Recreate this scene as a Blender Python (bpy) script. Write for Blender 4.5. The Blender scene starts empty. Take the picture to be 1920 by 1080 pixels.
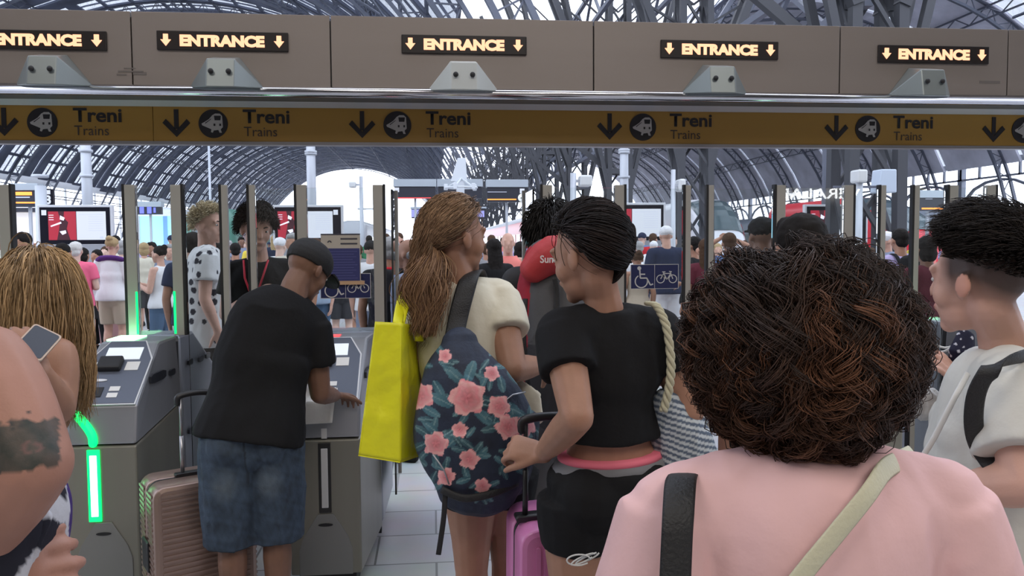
import bpy, math, random
import numpy as np
from mathutils import Vector, Matrix, Quaternion
# ------------------------------------------------------------------ camera, sky, exposure
PI = math.pi
sc = bpy.context.scene
col = sc.collection
FPX = 1500.0
CAM = np.array([0.0, 0.0, 1.62])
YAW, PITCH, ROLL = math.atan(148/1500.0), math.atan(85/1500.0), math.radians(0.376)
_F = np.array([math.sin(YAW)*math.cos(PITCH), math.cos(YAW)*math.cos(PITCH), -math.sin(PITCH)])
_R0 = np.array([math.cos(YAW), -math.sin(YAW), 0.0])
_U0 = np.cross(_R0, _F)
_R = _R0*math.cos(ROLL) - _U0*math.sin(ROLL)
_U = _U0*math.cos(ROLL) + _R0*math.sin(ROLL)
def P(px, py, Y):
    """a pixel of the photograph, taken at world depth Y"""
    d = _F*FPX + _R*(px-960) - _U*(py-540)
    return CAM + d*(Y/d[1])
def PZ(px, py, z=0.0):
    d = _F*FPX + _R*(px-960) - _U*(py-540)
    return CAM + d*((z-CAM[2])/d[2])
cd = bpy.data.cameras.new('camera'); cam = bpy.data.objects.new('camera', cd); col.objects.link(cam)
cd.sensor_width = 36; cd.lens = FPX/1920*36; cd.clip_end = 900; cd.clip_start = 0.05
m = Matrix((( _R[0], _U[0], -_F[0], CAM[0]), (_R[1], _U[1], -_F[1], CAM[1]), (_R[2], _U[2], -_F[2], CAM[2]), (0,0,0,1)))
cam.matrix_world = m
sc.camera = cam
sc.view_settings.view_transform = 'Standard'; sc.view_settings.look = 'None'
sc.view_settings.exposure = 0.0; sc.view_settings.gamma = 1.0; sc.view_settings.use_curve_mapping = False
w = bpy.data.worlds.new('sky'); sc.world = w; w.use_nodes = True
w.node_tree.nodes['Background'].inputs[0].default_value = (0.80, 0.86, 1.0, 1)
w.node_tree.nodes['Background'].inputs[1].default_value = 3.3
sc.cycles.max_bounces = 8; sc.cycles.transparent_max_bounces = 24; sc.cycles.diffuse_bounces = 3; sc.cycles.glossy_bounces = 3
sc.cycles.sample_clamp_indirect = 6
def area(name, loc, size, energy, color, rot=(0,0,0), sy=None):
    l = bpy.data.lights.new(name, 'AREA'); l.energy = energy; l.color = color; l.size = size
    if sy: l.shape = 'RECTANGLE'; l.size_y = sy
    o = bpy.data.objects.new(name, l); o.location = loc; o.rotation_euler = rot; col.objects.link(o); return o
area('concourse_lamp', (-3.5, -2.0, 7.6), 3.0, 190, (1.0, 0.93, 0.86))  # added fill lights behind the camera, under a ceiling out of view
area('concourse_lamp', (3.5, -3.0, 7.6), 3.0, 190, (1.0, 0.93, 0.86))
area('concourse_lamp', (1.0, -6.5, 7.6), 4.0, 260, (1.0, 0.93, 0.86))
rnd = random.Random(7); nr = np.random.RandomState(11)

# ------------------------------------------------------------------ materials
_M = {}
def mat(name, c=(.5,.5,.5), rough=.6, metal=0.0, emit=0.0, ecol=None, bump=0.0, bscale=60, alpha=1.0, var=0.0, vscale=4.0, spec=.5, vcol=False, stretch=None, coat=0.0, sub=0.0):
    if name in _M: return _M[name]
    m = bpy.data.materials.new(name); m.use_nodes = True; nt = m.node_tree; b = nt.nodes['Principled BSDF']
    I = b.inputs
    I['Base Color'].default_value = (*c, 1); I['Roughness'].default_value = rough; I['Metallic'].default_value = metal
    I['Specular IOR Level'].default_value = spec
    if coat: I['Coat Weight'].default_value = coat; I['Coat Roughness'].default_value = .1
    if sub:
        I['Subsurface Weight'].default_value = sub; I['Subsurface Radius'].default_value = (.012,.005,.003); I['Subsurface Scale'].default_value = 1.0
    if emit:
        I['Emission Color'].default_value = (*(ecol or c), 1); I['Emission Strength'].default_value = emit
    tc = nt.nodes.new('ShaderNodeTexCoord'); src = tc.outputs['Object']
    if stretch:
        mp = nt.nodes.new('ShaderNodeMapping'); mp.inputs['Scale'].default_value = stretch
        nt.links.new(src, mp.inputs['Vector']); src = mp.outputs['Vector']
    if vcol:
        a = nt.nodes.new('ShaderNodeVertexColor'); a.layer_name = 'Col'
        nt.links.new(a.outputs['Color'], I['Base Color'])
    elif var:
        n = nt.nodes.new('ShaderNodeTexNoise'); n.inputs['Scale'].default_value = vscale; n.inputs['Detail'].default_value = 4
        nt.links.new(src, n.inputs['Vector'])
        r = nt.nodes.new('ShaderNodeValToRGB'); r.color_ramp.elements[0].position = .3; r.color_ramp.elements[1].position = .7
        r.color_ramp.elements[0].color = (*[x*(1-var) for x in c], 1); r.color_ramp.elements[1].color = (*[min(1, x*(1+var)) for x in c], 1)
        nt.links.new(n.outputs['Fac'], r.inputs['Fac']); nt.links.new(r.outputs['Color'], I['Base Color'])
    if bump:
        n2 = nt.nodes.new('ShaderNodeTexNoise'); n2.inputs['Scale'].default_value = bscale; n2.inputs['Detail'].default_value = 3
        nt.links.new(src, n2.inputs['Vector'])
        bp = nt.nodes.new('ShaderNodeBump'); bp.inputs['Strength'].default_value = bump; bp.inputs['Distance'].default_value = .01
        nt.links.new(n2.outputs['Fac'], bp.inputs['Height']); nt.links.new(bp.outputs['Normal'], I['Normal'])
    _M[name] = m; return m
def glass(name, tint=(.93,.97,.96), refl=.5, rough=.02):
    if name in _M: return _M[name]
    m = bpy.data.materials.new(name); m.use_nodes = True; nt = m.node_tree; nt.nodes.remove(nt.nodes['Principled BSDF'])
    out = nt.nodes['Material Output']; t = nt.nodes.new('ShaderNodeBsdfTransparent'); t.inputs[0].default_value = (*tint, 1)
    g = nt.nodes.new('ShaderNodeBsdfGlossy'); g.inputs['Roughness'].default_value = rough
    fr = nt.nodes.new('ShaderNodeFresnel'); fr.inputs[0].default_value = 1.45
    mu = nt.nodes.new('ShaderNodeMath'); mu.operation = 'MULTIPLY'; mu.inputs[1].default_value = refl*2
    mx = nt.nodes.new('ShaderNodeMixShader'); nt.links.new(fr.outputs[0], mu.inputs[0]); nt.links.new(mu.outputs[0], mx.inputs[0])
    nt.links.new(t.outputs[0], mx.inputs[1]); nt.links.new(g.outputs[0], mx.inputs[2]); nt.links.new(mx.outputs[0], out.inputs['Surface'])
    _M[name] = m; return m

# ------------------------------------------------------------------ object helpers
def tag(o, label=None, cat=None, group=None, kind=None):
    if label: o['label'] = label
    if cat: o['category'] = cat
    if group: o['group'] = group
    if kind: o['kind'] = kind
    return o
def empty(name, loc, label=None, cat=None, group=None):
    o = bpy.data.objects.new(name, None); col.objects.link(o); o.location = [float(x) for x in loc]; o.empty_display_size = .1
    return tag(o, label, cat, group)
def rootloc(p):
    while p.parent: p = p.parent
    return Vector(p.location)
def attach(o, parent):
    if parent is not None:
        o.parent = parent
        o.matrix_parent_inverse = Matrix.Translation(-rootloc(parent)) if parent.parent is None and parent.type == 'EMPTY' else Matrix.Identity(4)
    return o
def children(o): return [c for c in bpy.data.objects if c.parent == o]
def copy_tree(o, parent=None, kids=None):
    c = o.copy(); col.objects.link(c)
    if parent is not None: c.parent = parent
    for ch in list(o.children): copy_tree(ch, c)
    return c
class MB:
    def __init__(s): s.v = []; s.f = []; s.m = []; s.sm = []
    def add(s, vs, fs, mi=0, sm=False):
        n = len(s.v); s.v.extend([tuple(float(a) for a in x) for x in vs]); s.f.extend([tuple(n+i for i in f) for f in fs])
        s.m.extend([mi]*len(fs)); s.sm.extend([sm]*len(fs)); return s
    def box(s, a, b, mi=0, M=None):
        x0,y0,z0 = a; x1,y1,z1 = b
        vs = [(x0,y0,z0),(x1,y0,z0),(x1,y1,z0),(x0,y1,z0),(x0,y0,z1),(x1,y0,z1),(x1,y1,z1),(x0,y1,z1)]
        if M is not None: vs = [tuple(M @ Vector(v)) for v in vs]
        return s.add(vs, [(0,3,2,1),(4,5,6,7),(0,1,5,4),(1,2,6,5),(2,3,7,6),(3,0,4,7)], mi)
    def rbox(s, a, b, r=.01, mi=0, M=None, n=3):
        """box with rounded vertical section (in X-Z) running along Y"""
        x0,y0,z0 = a; x1,y1,z1 = b; poly = []
        for cx, cz, a0 in ((x1-r,z1-r,0),(x0+r,z1-r,90),(x0+r,z0+r,180),(x1-r,z0+r,270)):
            for k in range(n+1):
                t = math.radians(a0+90*k/n); poly.append((cx+r*math.cos(t), cz+r*math.sin(t)))
        return s.prism([(x,z) for x,z in poly], y0, y1, 'y', mi, M, True)
    def prism(s, poly, t0, t1, axis='x', mi=0, M=None, sm=False):
        f = {'x': lambda p,t:(t,p[0],p[1]), 'y': lambda p,t:(p[0],t,p[1]), 'z': lambda p,t:(p[0],p[1],t)}[axis]
        n = len(poly); vs = [f(p,t0) for p in poly]+[f(p,t1) for p in poly]
        if M is not None: vs = [tuple(M @ Vector(v)) for v in vs]
        s.add(vs, [(i,(i+1)%n,n+(i+1)%n,n+i) for i in range(n)], mi, sm)
        k = len(s.v)-2*n; s.f += [tuple(k+i for i in range(n))[::-1], tuple(k+n+i for i in range(n))]; s.m += [mi]*2; s.sm += [False]*2
        return s
    def beam(s, a, b, wd, ht=None, mi=0):
        a = Vector(a); b = Vector(b); d = b-a
        if d.length < 1e-6: return s
        ht = ht or wd; d.normalize(); up = Vector((0,0,1)) if abs(d.z) < .95 else Vector((0,1,0))
        x = d.cross(up).normalized()*wd/2; y = x.cross(d).normalized()*ht/2
        vs = [a-x-y,a+x-y,a+x+y,a-x+y,b-x-y,b+x-y,b+x+y,b-x+y]
        return s.add(vs, [(0,3,2,1),(4,5,6,7),(0,1,5,4),(1,2,6,5),(2,3,7,6),(3,0,4,7)], mi)
    def tube(s, pts, r, n=10, mi=0, caps=True, sub=1, flat=None, side=None, roundcap=False):
        """tube through pts; r one radius or a list; flat: second radius (list or number) across 'side'"""
        V, Fc = loft(pts, r, flat if flat is not None else r, side, n, sub, roundcap)
        return s.add(V, Fc, mi, True)
    def ell(s, c, r, M=None, n=12, mi=0):
        vs = []; fs = []; k = n//2+1
        for i in range(k+1):
            t = PI*i/k
            for j in range(n):
                a = 2*PI*j/n; vs.append(Vector((r[0]*math.sin(t)*math.cos(a), r[1]*math.sin(t)*math.sin(a), r[2]*math.cos(t))))
        for i in range(k):
            for j in range(n): fs.append((i*n+j, (i+1)*n+j, (i+1)*n+(j+1)%n, i*n+(j+1)%n))
        if M is not None: vs = [M @ v for v in vs]
        c = Vector([float(q) for q in c]); return s.add([v+c for v in vs], fs, mi, True)
    def build(s, name, mats, parent=None, bevel=0.0, kind=None):
        me = bpy.data.meshes.new(name); me.from_pydata(s.v, [], s.f)
        for m_ in (mats if isinstance(mats, (list, tuple)) else [mats]): me.materials.append(m_)
        me.polygons.foreach_set('material_index', s.m); me.polygons.foreach_set('use_smooth', s.sm); me.update()
        o = bpy.data.objects.new(name, me); col.objects.link(o); attach(o, parent)
        if bevel:
            b = o.modifiers.new('bevel', 'BEVEL'); b.width = bevel; b.segments = 2; b.limit_method = 'ANGLE'
        if kind: o['kind'] = kind
        return o
def _unit(a): 
    n = np.linalg.norm(a); return a/n if n > 1e-9 else a
def loft(pts, ra, rb, side=None, n=14, sub=3, roundcap=True):
    pts = np.array([[float(q) for q in p] for p in pts]); N = len(pts)
    ra = np.array(ra if hasattr(ra, '__len__') else [ra]*N, float); rb = np.array(rb if hasattr(rb, '__len__') else [rb]*N, float)
    if side is None: sd = None
    else:
        sd = np.array(side, float)
        if sd.ndim == 1: sd = np.repeat(sd[None], N, 0)
    if sub > 1 and N > 1:
        tt = np.linspace(0, N-1, (N-1)*sub+1); 
        def cr(A):
            A = np.asarray(A, float); out = []
            for t in tt:
                i = min(int(t), N-2); u = t-i
                p0 = A[max(i-1,0)]; p1 = A[i]; p2 = A[i+1]; p3 = A[min(i+2,N-1)]
                out.append(.5*((2*p1)+(-p0+p2)*u+(2*p0-5*p1+4*p2-p3)*u*u+(-p0+3*p1-3*p2+p3)*u**3))
            return np.array(out)
        pts = cr(pts); ra = np.maximum(cr(ra), 1e-4); rb = np.maximum(cr(rb), 1e-4)
        if sd is not None: sd = cr(sd)
        N = len(pts)
    T = np.gradient(pts, axis=0) if N > 1 else np.array([[0,0,1.]])
    T = np.array([_unit(t) for t in T])
    X = []
    prev = None
    for i in range(N):
        ref = sd[i] if sd is not None else (prev if prev is not None else (np.array([1.,0,0]) if abs(T[i][0]) < .9 else np.array([0,1.,0])))
        x = _unit(ref - T[i]*np.dot(ref, T[i])); X.append(x); prev = x
    rings = []
    def ring(c, x, t, a, b):
        y = np.cross(t, x); an = np.linspace(0, 2*PI, n, endpoint=False)
        return c + np.outer(np.cos(an)*a, x) + np.outer(np.sin(an)*b, y)
    if roundcap:
        for k in (0.25, .6, .88):
            h = min(ra[0], rb[0])*math.sqrt(max(0,1-k*k)); rings.append(ring(pts[0]-T[0]*h, X[0], T[0], ra[0]*k, rb[0]*k))
    for i in range(N): rings.append(ring(pts[i], X[i], T[i], ra[i], rb[i]))
    if roundcap:
        for k in (.88, .6, .25):
            h = min(ra[-1], rb[-1])*math.sqrt(max(0,1-k*k)); rings.append(ring(pts[-1]+T[-1]*h, X[-1], T[-1], ra[-1]*k, rb[-1]*k))
    V = np.concatenate(rings); K = len(rings); F = []
    for i in range(K-1):
        for j in range(n): F.append((i*n+j, i*n+(j+1)%n, (i+1)*n+(j+1)%n, (i+1)*n+j))
    F.append(tuple(range(n))[::-1]); F.append(tuple((K-1)*n+j for j in range(n)))
    return V, F
def bake(o):
    dg = bpy.context.evaluated_depsgraph_get(); dg.update()
    return bpy.data.meshes.new_from_object(o.evaluated_get(dg), preserve_all_data_layers=False, depsgraph=dg)
def text(body, x0, x1, z0, z1, Y, material, parent, name='lettering', bold=0.0, thick=.002, face=-1, shear=0.0):
    """words standing in the plane Y, filling x0..x1, z0..z1 (face=-1 reads from -Y, +1 reads from +Y)"""
    cu = bpy.data.curves.new('t', 'FONT'); cu.body = body; cu.size = 1; cu.offset = bold; cu.fill_mode = 'FRONT'; cu.shear = shear; cu.resolution_u = 3
    t = bpy.data.objects.new('t', cu); col.objects.link(t); me = bake(t); bpy.data.objects.remove(t)
    co = np.empty(len(me.vertices)*3); me.vertices.foreach_get('co', co); co = co.reshape(-1,3)
    mn = co.min(0); mx = co.max(0); u = (co[:,0]-mn[0])/(mx[0]-mn[0]); v = (co[:,1]-mn[1])/(mx[1]-mn[1])
    if face > 0: u = 1-u
    out = np.stack([x0+(x1-x0)*u, np.full(len(u), Y+face*thick), z0+(z1-z0)*v], 1)
    me.vertices.foreach_set('co', out.ravel()); me.materials.clear(); me.materials.append(material); me.update()
    o = bpy.data.objects.new(name, me); col.objects.link(o); attach(o, parent); me.name = name
    return o
# ------------------------------------------------------------------ the setting
def floor_mat():
    m = bpy.data.materials.new('marble_floor'); m.use_nodes = True; nt = m.node_tree; b = nt.nodes['Principled BSDF']
    tc = nt.nodes.new('ShaderNodeTexCoord'); br = nt.nodes.new('ShaderNodeTexBrick')
    br.inputs['Scale'].default_value = 1.0; br.inputs['Brick Width'].default_value = .62; br.inputs['Row Height'].default_value = .40
    br.inputs['Mortar Size'].default_value = .006; br.inputs['Color1'].default_value = (.60,.60,.61,1); br.inputs['Color2'].default_value = (.49,.49,.51,1); br.inputs['Mortar'].default_value = (.2,.2,.2,1)
    n = nt.nodes.new('ShaderNodeTexNoise'); n.inputs['Scale'].default_value = 3; n.inputs['Detail'].default_value = 6
    mx = nt.nodes.new('ShaderNodeMix'); mx.data_type = 'RGBA'; mx.blend_type = 'MULTIPLY'; mx.inputs[0].default_value = .35
    nt.links.new(tc.outputs['Object'], br.inputs['Vector']); nt.links.new(tc.outputs['Object'], n.inputs['Vector'])
    nt.links.new(br.outputs['Color'], mx.inputs[6]); nt.links.new(n.outputs['Color'], mx.inputs[7]); nt.links.new(mx.outputs[2], b.inputs['Base Color'])
    b.inputs['Roughness'].default_value = .28
    return m
FLOOR = floor_mat()
def structure(name, mb, m): o = mb.build(name, m); o['kind'] = 'structure'; return o
structure('floor', MB().box((-75,-11,-.25), (75,44,0)), FLOOR)
CONC = mat('concourse_stone', (.30,.27,.24), .8, var=.15, vscale=.6)
structure('wall_back', MB().box((-24,-11.3,0), (24,-11,9)), CONC)
structure('wall_left', MB().box((-24.3,-11.3,0), (-24,-1,9)), CONC)
structure('wall_right', MB().box((24,-11.3,0), (24.3,-1,9)), CONC)
structure('ceiling', MB().box((-24.3,-11.3,9), (24.3,2.0,9.3)), mat('concourse_ceiling', (.34,.31,.28), .8))
# unseen panels added above the concourse fill lights
for (x, y, s) in ((-3.5,-2,1.8), (3.5,-3,1.8), (1,-6.5,2.2)):
    mb = MB().box((x-s,y-s,7.75), (x+s,y+s,7.85)); mb.beam((x-s*.7,y,7.85), (x-s*.7,y,9), .03); mb.beam((x+s*.7,y,7.85), (x+s*.7,y,9), .03)
    tag(mb.build('ceiling_lamp', mat('lamp_housing', (.7,.7,.68), .5)), 'square hanging lamp panel under the concourse ceiling behind the viewer', 'lamp', 'concourse lamp panels')
# tracks and platforms beyond the buffer line
structure('track_bed', MB().box((-75,44,-1.2), (75,330,-1.1)), mat('ballast', (.16,.15,.14), .9, var=.3, vscale=3))
PLAT = mat('platform_paving', (.42,.42,.43), .7)

# ---- train shed: two glazed vaults carried by lattice arches
ROOF = mat('roof_boarding', (.085,.095,.135), .85, var=.35, vscale=.35)
STEEL = mat('roof_steel', (.11,.12,.155), .55, metal=.2)
STEEL_DK = mat('rib_steel', (.05,.052,.06), .6, metal=.2)
STEEL_LT = mat('flank_steel', (.2,.22,.27), .55, metal=.2)
ROOF2 = mat('side_roof_panels', (.55,.55,.62), .8, var=.2, vscale=.35)
PANE = glass('roof_glass', (.93,.95,.97), .35, .1)
def arc_pt(c, R, th, y): return (c[0]+R*math.cos(th), y, c[1]+R*math.sin(th))
def arc_strip(mb, c, R, t, th0, th1, y0, y1, mi=0):
    n = max(1, int(abs(th1-th0)*R/3.0+.5)); vs = []; fs = []
    for i in range(n+1):
        th = th0+(th1-th0)*i/n
        vs += [arc_pt(c,R-t,th,y0), arc_pt(c,R-t,th,y1), arc_pt(c,R,th,y1), arc_pt(c,R,th,y0)]
    for i in range(n):
        a = i*4; b = a+4
        fs += [(a,a+1,b+1,b), (a+1,a+2,b+2,b+1), (a+2,a+3,b+3,b+2), (a+3,a,b,b+3)]
    fs += [(0,3,2,1), (n*4,n*4+1,n*4+2,n*4+3)]
    mb.add(vs, fs, mi)
def vault(idx, c, R, th0, th1, ys, bay, rm, glassy=True):
    roof = MB(); bars = MB(); panes = MB()
    npan = int(round((th1-th0)*R/2.9))
    y = ys[0]
    while y < ys[1]-.1:
        near = y < 58
        if near: g = [(.3, bay-.3)]  # bays above the view, glazed throughout to let in more sky light
        elif glassy: g = [(.4,3.2), (5.5,6.2), (8.4,11.2)]
        else: g = [(8.9,9.6)]
        e = 0.0
        for (a, b) in g+[(bay,bay)]:
            if a > e: arc_strip(roof, c, R, .22, th0, th1, y+e, y+a)
            e = b
        for (a, b) in g:
            arc_strip(panes, c, R-.05, .03, th0, th1, y+a, y+b)
            if b-a > 1:
                for k in range(npan+1):
                    th = th0+(th1-th0)*k/npan; w_ = .38/R*(.4 if near else 1)
                    if not near and (k*7+int(y)) % 11 == 0: w_ *= 3
                    arc_strip(bars, c, R-.02, .2, th-w_/2, th+w_/2, y+a, y+b)
                for q in range(1, 4 if near else 2):
                    yy = y+a+(b-a)*q/(4 if near else 2); arc_strip(bars, c, R-.02, .16, th0, th1, yy-.04, yy+.04)
        y += bay
    structure('ceiling_%s_boarding' % idx, roof, rm); structure('ceiling_%s_glazing_bars' % idx, bars, ROOF)
    structure('ceiling_%s_glazing' % idx, panes, PANE)
BAY = 11.6
C1, R1 = (-28.6, -6.0), 36.0
C2, R2 = (34.5, 0.0), 24.0
vault('main', C1, R1, math.radians(33), math.radians(150), (4.9, 300), BAY, ROOF)
vault('side', C2, R2, math.radians(22.5), math.radians(144), (4.9, 210), BAY, ROOF2, glassy=False)
def arch(mb, c, R, th0, th1, n, depth, w_=.28, ribw=.2):
    Ri = R-.25; Rj = R-.25-depth
    for i in range(n):
        a = th0+(th1-th0)*i/n; b = th0+(th1-th0)*(i+1)/n; mid = (a+b)/2
        for q in (Ri, Rj): mb.beam(arc_pt(c,q,a,0), arc_pt(c,q,b,0), w_*1.4, .22)
        mb.beam(arc_pt(c,Ri,a,0), arc_pt(c,Rj,mid,0), ribw*.6); mb.beam(arc_pt(c,Rj,mid,0), arc_pt(c,Ri,b,0), ribw*.6)
        mb.beam(arc_pt(c,Ri,a,0), arc_pt(c,Rj,a,0), ribw*.5)
am = MB(); arch(am, C1, R1, math.radians(24), math.radians(165), 50, 1.2, .22, .13)
bm_ = MB(); arch(bm_, C2, R2, math.radians(3), math.radians(150), 28, 1.0, .2, .12)
A0 = am.build('roof_arch', STEEL); A0['kind'] = 'structure'
B0 = bm_.build('side_roof_arch', STEEL); B0['kind'] = 'structure'
y = 4.9+BAY; first = True
while y < 302:
    for src, lim in ((A0, 302), (B0, 212)):
        if y > lim: continue
        o = src if first else src.copy()
        if not first: col.objects.link(o)
        o.location = (0, y, 0)
    first = False; y += BAY
# clustered lattice columns along the line where the two vaults meet
CX = 9.3
cm = MB()
for s in (-1, 1):
    for t in (-1, 1):
        cm.beam((CX+s*.55, t*.4, 0), (CX+s*.45, t*.35, 15), .22)
        cm.beam((CX+s*.5, t*.4, 6.5), (CX+s*5.4, t*.4, 19.0), .26)
        cm.beam((CX+s*.5, t*.4, 4.0), (CX+s*3.6, t*.4, 17.5), .18)
    for k in range(9):
        z = 1.2+k*1.5; cm.beam((CX+s*.55, -.4, z), (CX+s*.5, .4, z+1.5), .09); cm.beam((CX-s*.5, s*.4, z), (CX+s*.5, s*.4, z+1.5), .09)
    for k in range(7):
        a = Vector((CX+s*(.5+k*.7), 0, 6.5+k*1.8)); cm.beam(a, (CX+s*(.4+k*.44), 0, 7.9+k*1.5), .1); cm.beam((CX, 0, 8+k), a+Vector((s*.7,0,1.8)), .08)
cm.beam((CX-.5,0,5.2), (4.2,0,8.8), .22)
for z in (5.0, 8.5, 12): cm.box((CX-.7,-.5,z), (CX+.7,.5,z+.25))
CO = cm.build('wall_lattice_column', STEEL_DK); CO['kind'] = 'structure'; CO.location = (0, 4.9+BAY, 0)
for k in range(2, 18):
    c = CO.copy(); col.objects.link(c); c.location = (0, 4.9+BAY*k, 0)
# girders running along the shed, between the columns and up the vaults
gm = MB()
def girder(x, z, y0, y1, h, r=.12):
    gm.beam((x,y0,z), (x,y1,z), r*1.6); gm.beam((x,y0,z-h), (x,y1,z-h), r*1.6)
    k = y0; s = 1
    while k < y1-.1:
        gm.beam((x,k,z if s > 0 else z-h), (x,min(k+BAY/6,y1),z-h if s > 0 else z), r); k += BAY/6; s = -s
for x in (8.0, 10.6): girder(x, 14.0, 4.9+BAY, 210, 1.6)
girder(CX, 8.0, 4.9+BAY, 210, 1.3)
for d in (48, 68, 90, 112, 134): x, _, z = arc_pt(C1, R1-.5, math.radians(d), 0); girder(x, z, 4.9+BAY, 300, 1.0, .08)
for d in (40, 62, 85, 110, 130): x, _, z = arc_pt(C2, R2-.5, math.radians(d), 0); girder(x, z, 4.9+BAY, 210, 1.0, .08)
for k in range(1, 12):    # wind bracing that crosses the bays of the main vault
    y0 = 4.9+BAY*k
    for (da, db) in ((35,50), (50,70)):
        a, b = math.radians(da), math.radians(db)
        gm.beam(arc_pt(C1,R1-1.2,a,y0), arc_pt(C1,R1-1.2,b,y0+BAY), .12); gm.beam(arc_pt(C1,R1-1.2,b,y0), arc_pt(C1,R1-1.2,a,y0+BAY), .12)
structure('ceiling_girders', gm, STEEL)
# left flank of the shed: pale fascia over long louvred glazing
lf = MB(); X = -60.3
lf.box((X-.3,12,11.0), (X,300,12.2), 0)
for z in (10.5, 9.5, 9.1, 8.0, 7.0, 6.7, 5.6, 4.9): lf.box((X-.12,12,z), (X,300,z+.13), 1)
for k in range(25): lf.box((X-.3,12+BAY*k,0), (X,12.3+BAY*k,11), 0)
lf.box((X-.3,12,0), (X,300,2.6), 0)
o = lf.build('wall_left_glazing', [mat('white_fascia', (.75,.77,.8), .6), mat('dark_transom', (.12,.13,.16), .6)]); o['kind'] = 'structure'
# right flank: arcaded window bars
rf = MB(); X = 56.8
for z in (9.3, 7.9, 4.6, 4.1, 3.6, 3.1): rf.box((X,12,z), (X+.3,210,z+(.5 if z > 9 else .18)))
for k in range(0, 70):
    y0 = 12+k*2.9; rf.box((X,y0,7.9), (X+.2,y0+.22,9.3))
    if k % 4 == 0:
        rf.box((X,y0-.1,0), (X+.5,y0+.6,9.3))
        for q in range(8):
            a = PI*q/8; b = PI*(q+1)/8; yc = y0+5.9
            rf.beam((X+.2,yc-5.4*math.cos(a),5.0+2.7*math.sin(a)), (X+.2,yc-5.4*math.cos(b),5.0+2.7*math.sin(b)), .25)
rf.box((X,12,0), (X+.3,210,2.6))
structure('wall_right_glazing', rf, STEEL_LT)
# ------------------------------------------------------------------ the gate line
GY, SY = 4.0, 4.3
SEAM = [P(-118,100,GY)[0], P(247,100,GY)[0], P(620,100,GY)[0], P(1113,100,GY)[0], P(1575,100,GY)[0], P(1890,100,GY)[0], P(2190,100,GY)[0]]
ZT = float(P(960,36,GY)[2]); ZB = float(P(960,187,GY)[2]); ZS = float(P(960,270,SY)[2])
INOX = mat('gantry_steel', (.27,.235,.215), .48, metal=.45, bump=.02, bscale=300, stretch=(.05,1,1), var=.06, vscale=3)
CHROME = mat('polished_steel', (.62,.62,.66), .12, metal=1.0, bump=.12, bscale=2.2)
DARK = mat('dark_rubber', (.015,.015,.017), .6)
x0, x1 = SEAM[0]-1.0, SEAM[-1]+.2
root = empty('gate_gantry', (0, GY+.3, ZB), 'long brushed steel gantry box spanning over all the ticket gates', 'gantry')
edges = [x0]+SEAM[0:]
for i in range(len(edges)-1):
    a, b = edges[i]+.003, edges[i+1]-.003
    MB().box((a,GY,ZB+.03), (b,GY+.02,ZT)).build('front_panel', INOX, root, bevel=.002)
MB().box((x0,GY+.021,ZB+.05), (x1,GY+.62,ZT-.02)).build('housing', mat('gantry_core', (.1,.1,.1), .6, metal=.3), root)
MB().box((x0,GY+.02,ZB+.018), (x1,GY+.62,ZB+.035)).build('underside_plate', mat('underside_steel', (.2,.2,.21), .5, metal=.6), root)
mb = MB(); mb.tube([(x0,GY+.002,ZB+.026), (x1,GY+.002,ZB+.026)], .026, 16, sub=1); mb.build('front_rail', CHROME, root)
MB().prism([(SY-.15,ZB+.040),(SY-.006,ZB-.002),(SY-.006,ZB+.040)], x0, x1, 'x').build('lower_rail', mat('satin_strip', (.62,.62,.68), .5, metal=.3), root)  # tilted and pale, stands in for the bright hall mirrored under the gantry
SC = mat('smudge', (.13,.11,.09), .7)
for (px, py, a, b) in ((245,134,26,3), (228,140,10,3), (262,138,14,5), (243,128,12,2), (1856,154,26,5)):
    c = P(px,py,GY-.001); MB().box((c[0]-a/375/1.2, GY-.0015, c[2]-b/375/2), (c[0]+a/375/1.2, GY-.0003, c[2]+b/375/2)).build('scuff_mark', mat('grime', (.17,.15,.14), .6, metal=.3), root)
LEDT = mat('led_orange', (.3,.1,.03), .5, emit=1.6, ecol=(1,.49,.29)); LEDB = mat('led_panel_black', (.012,.008,.008), .4)
specs = [(-55,201,58,93), (295,541,60,96), (753,987,68,102), (1238,1458,77,111), (1645,1852,86,120)]
names = ['lit ENTRANCE display at the far left of the gantry, cut by the picture edge', 'lit ENTRANCE display over the gate beside the man in the black cap', 'lit ENTRANCE display in the middle, over the woman with the ponytail', 'lit ENTRANCE display right of centre, over the curly haired woman', 'lit ENTRANCE display furthest right, over the person with the undercut']
for (a, b, t, u), lb in zip(specs, names):
    A = P(a,(t+u)/2,GY); B = P(b,(t+u)/2,GY); zc = (A[2]+B[2])/2; h = .045
    r = empty('entrance_display', ((A[0]+B[0])/2, GY, zc-h), lb, 'display', 'ENTRANCE displays on the gantry')
    MB().box((A[0],GY-.012,zc-h), (B[0],GY-.001,zc+h)).build('display_panel', LEDB, r, bevel=.003)
    W = B[0]-A[0]; l = A[0]+W*.175; rr = A[0]+W*.82
    text('ENTRANCE', l, rr, zc-.029, zc+.027, GY-.013, LEDT, r, 'lettering', bold=.062)
    for cx in (A[0]+W*.07, A[0]+W*.93):
        MB().prism([(cx-.011,zc+.028),(cx+.011,zc+.028),(cx+.011,zc+.002),(cx+.024,zc+.002),(cx,zc-.028),(cx-.024,zc+.002),(cx-.011,zc+.002)][::-1], GY-.017, GY-.0125, 'y').build('arrow', LEDT, r)
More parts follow.
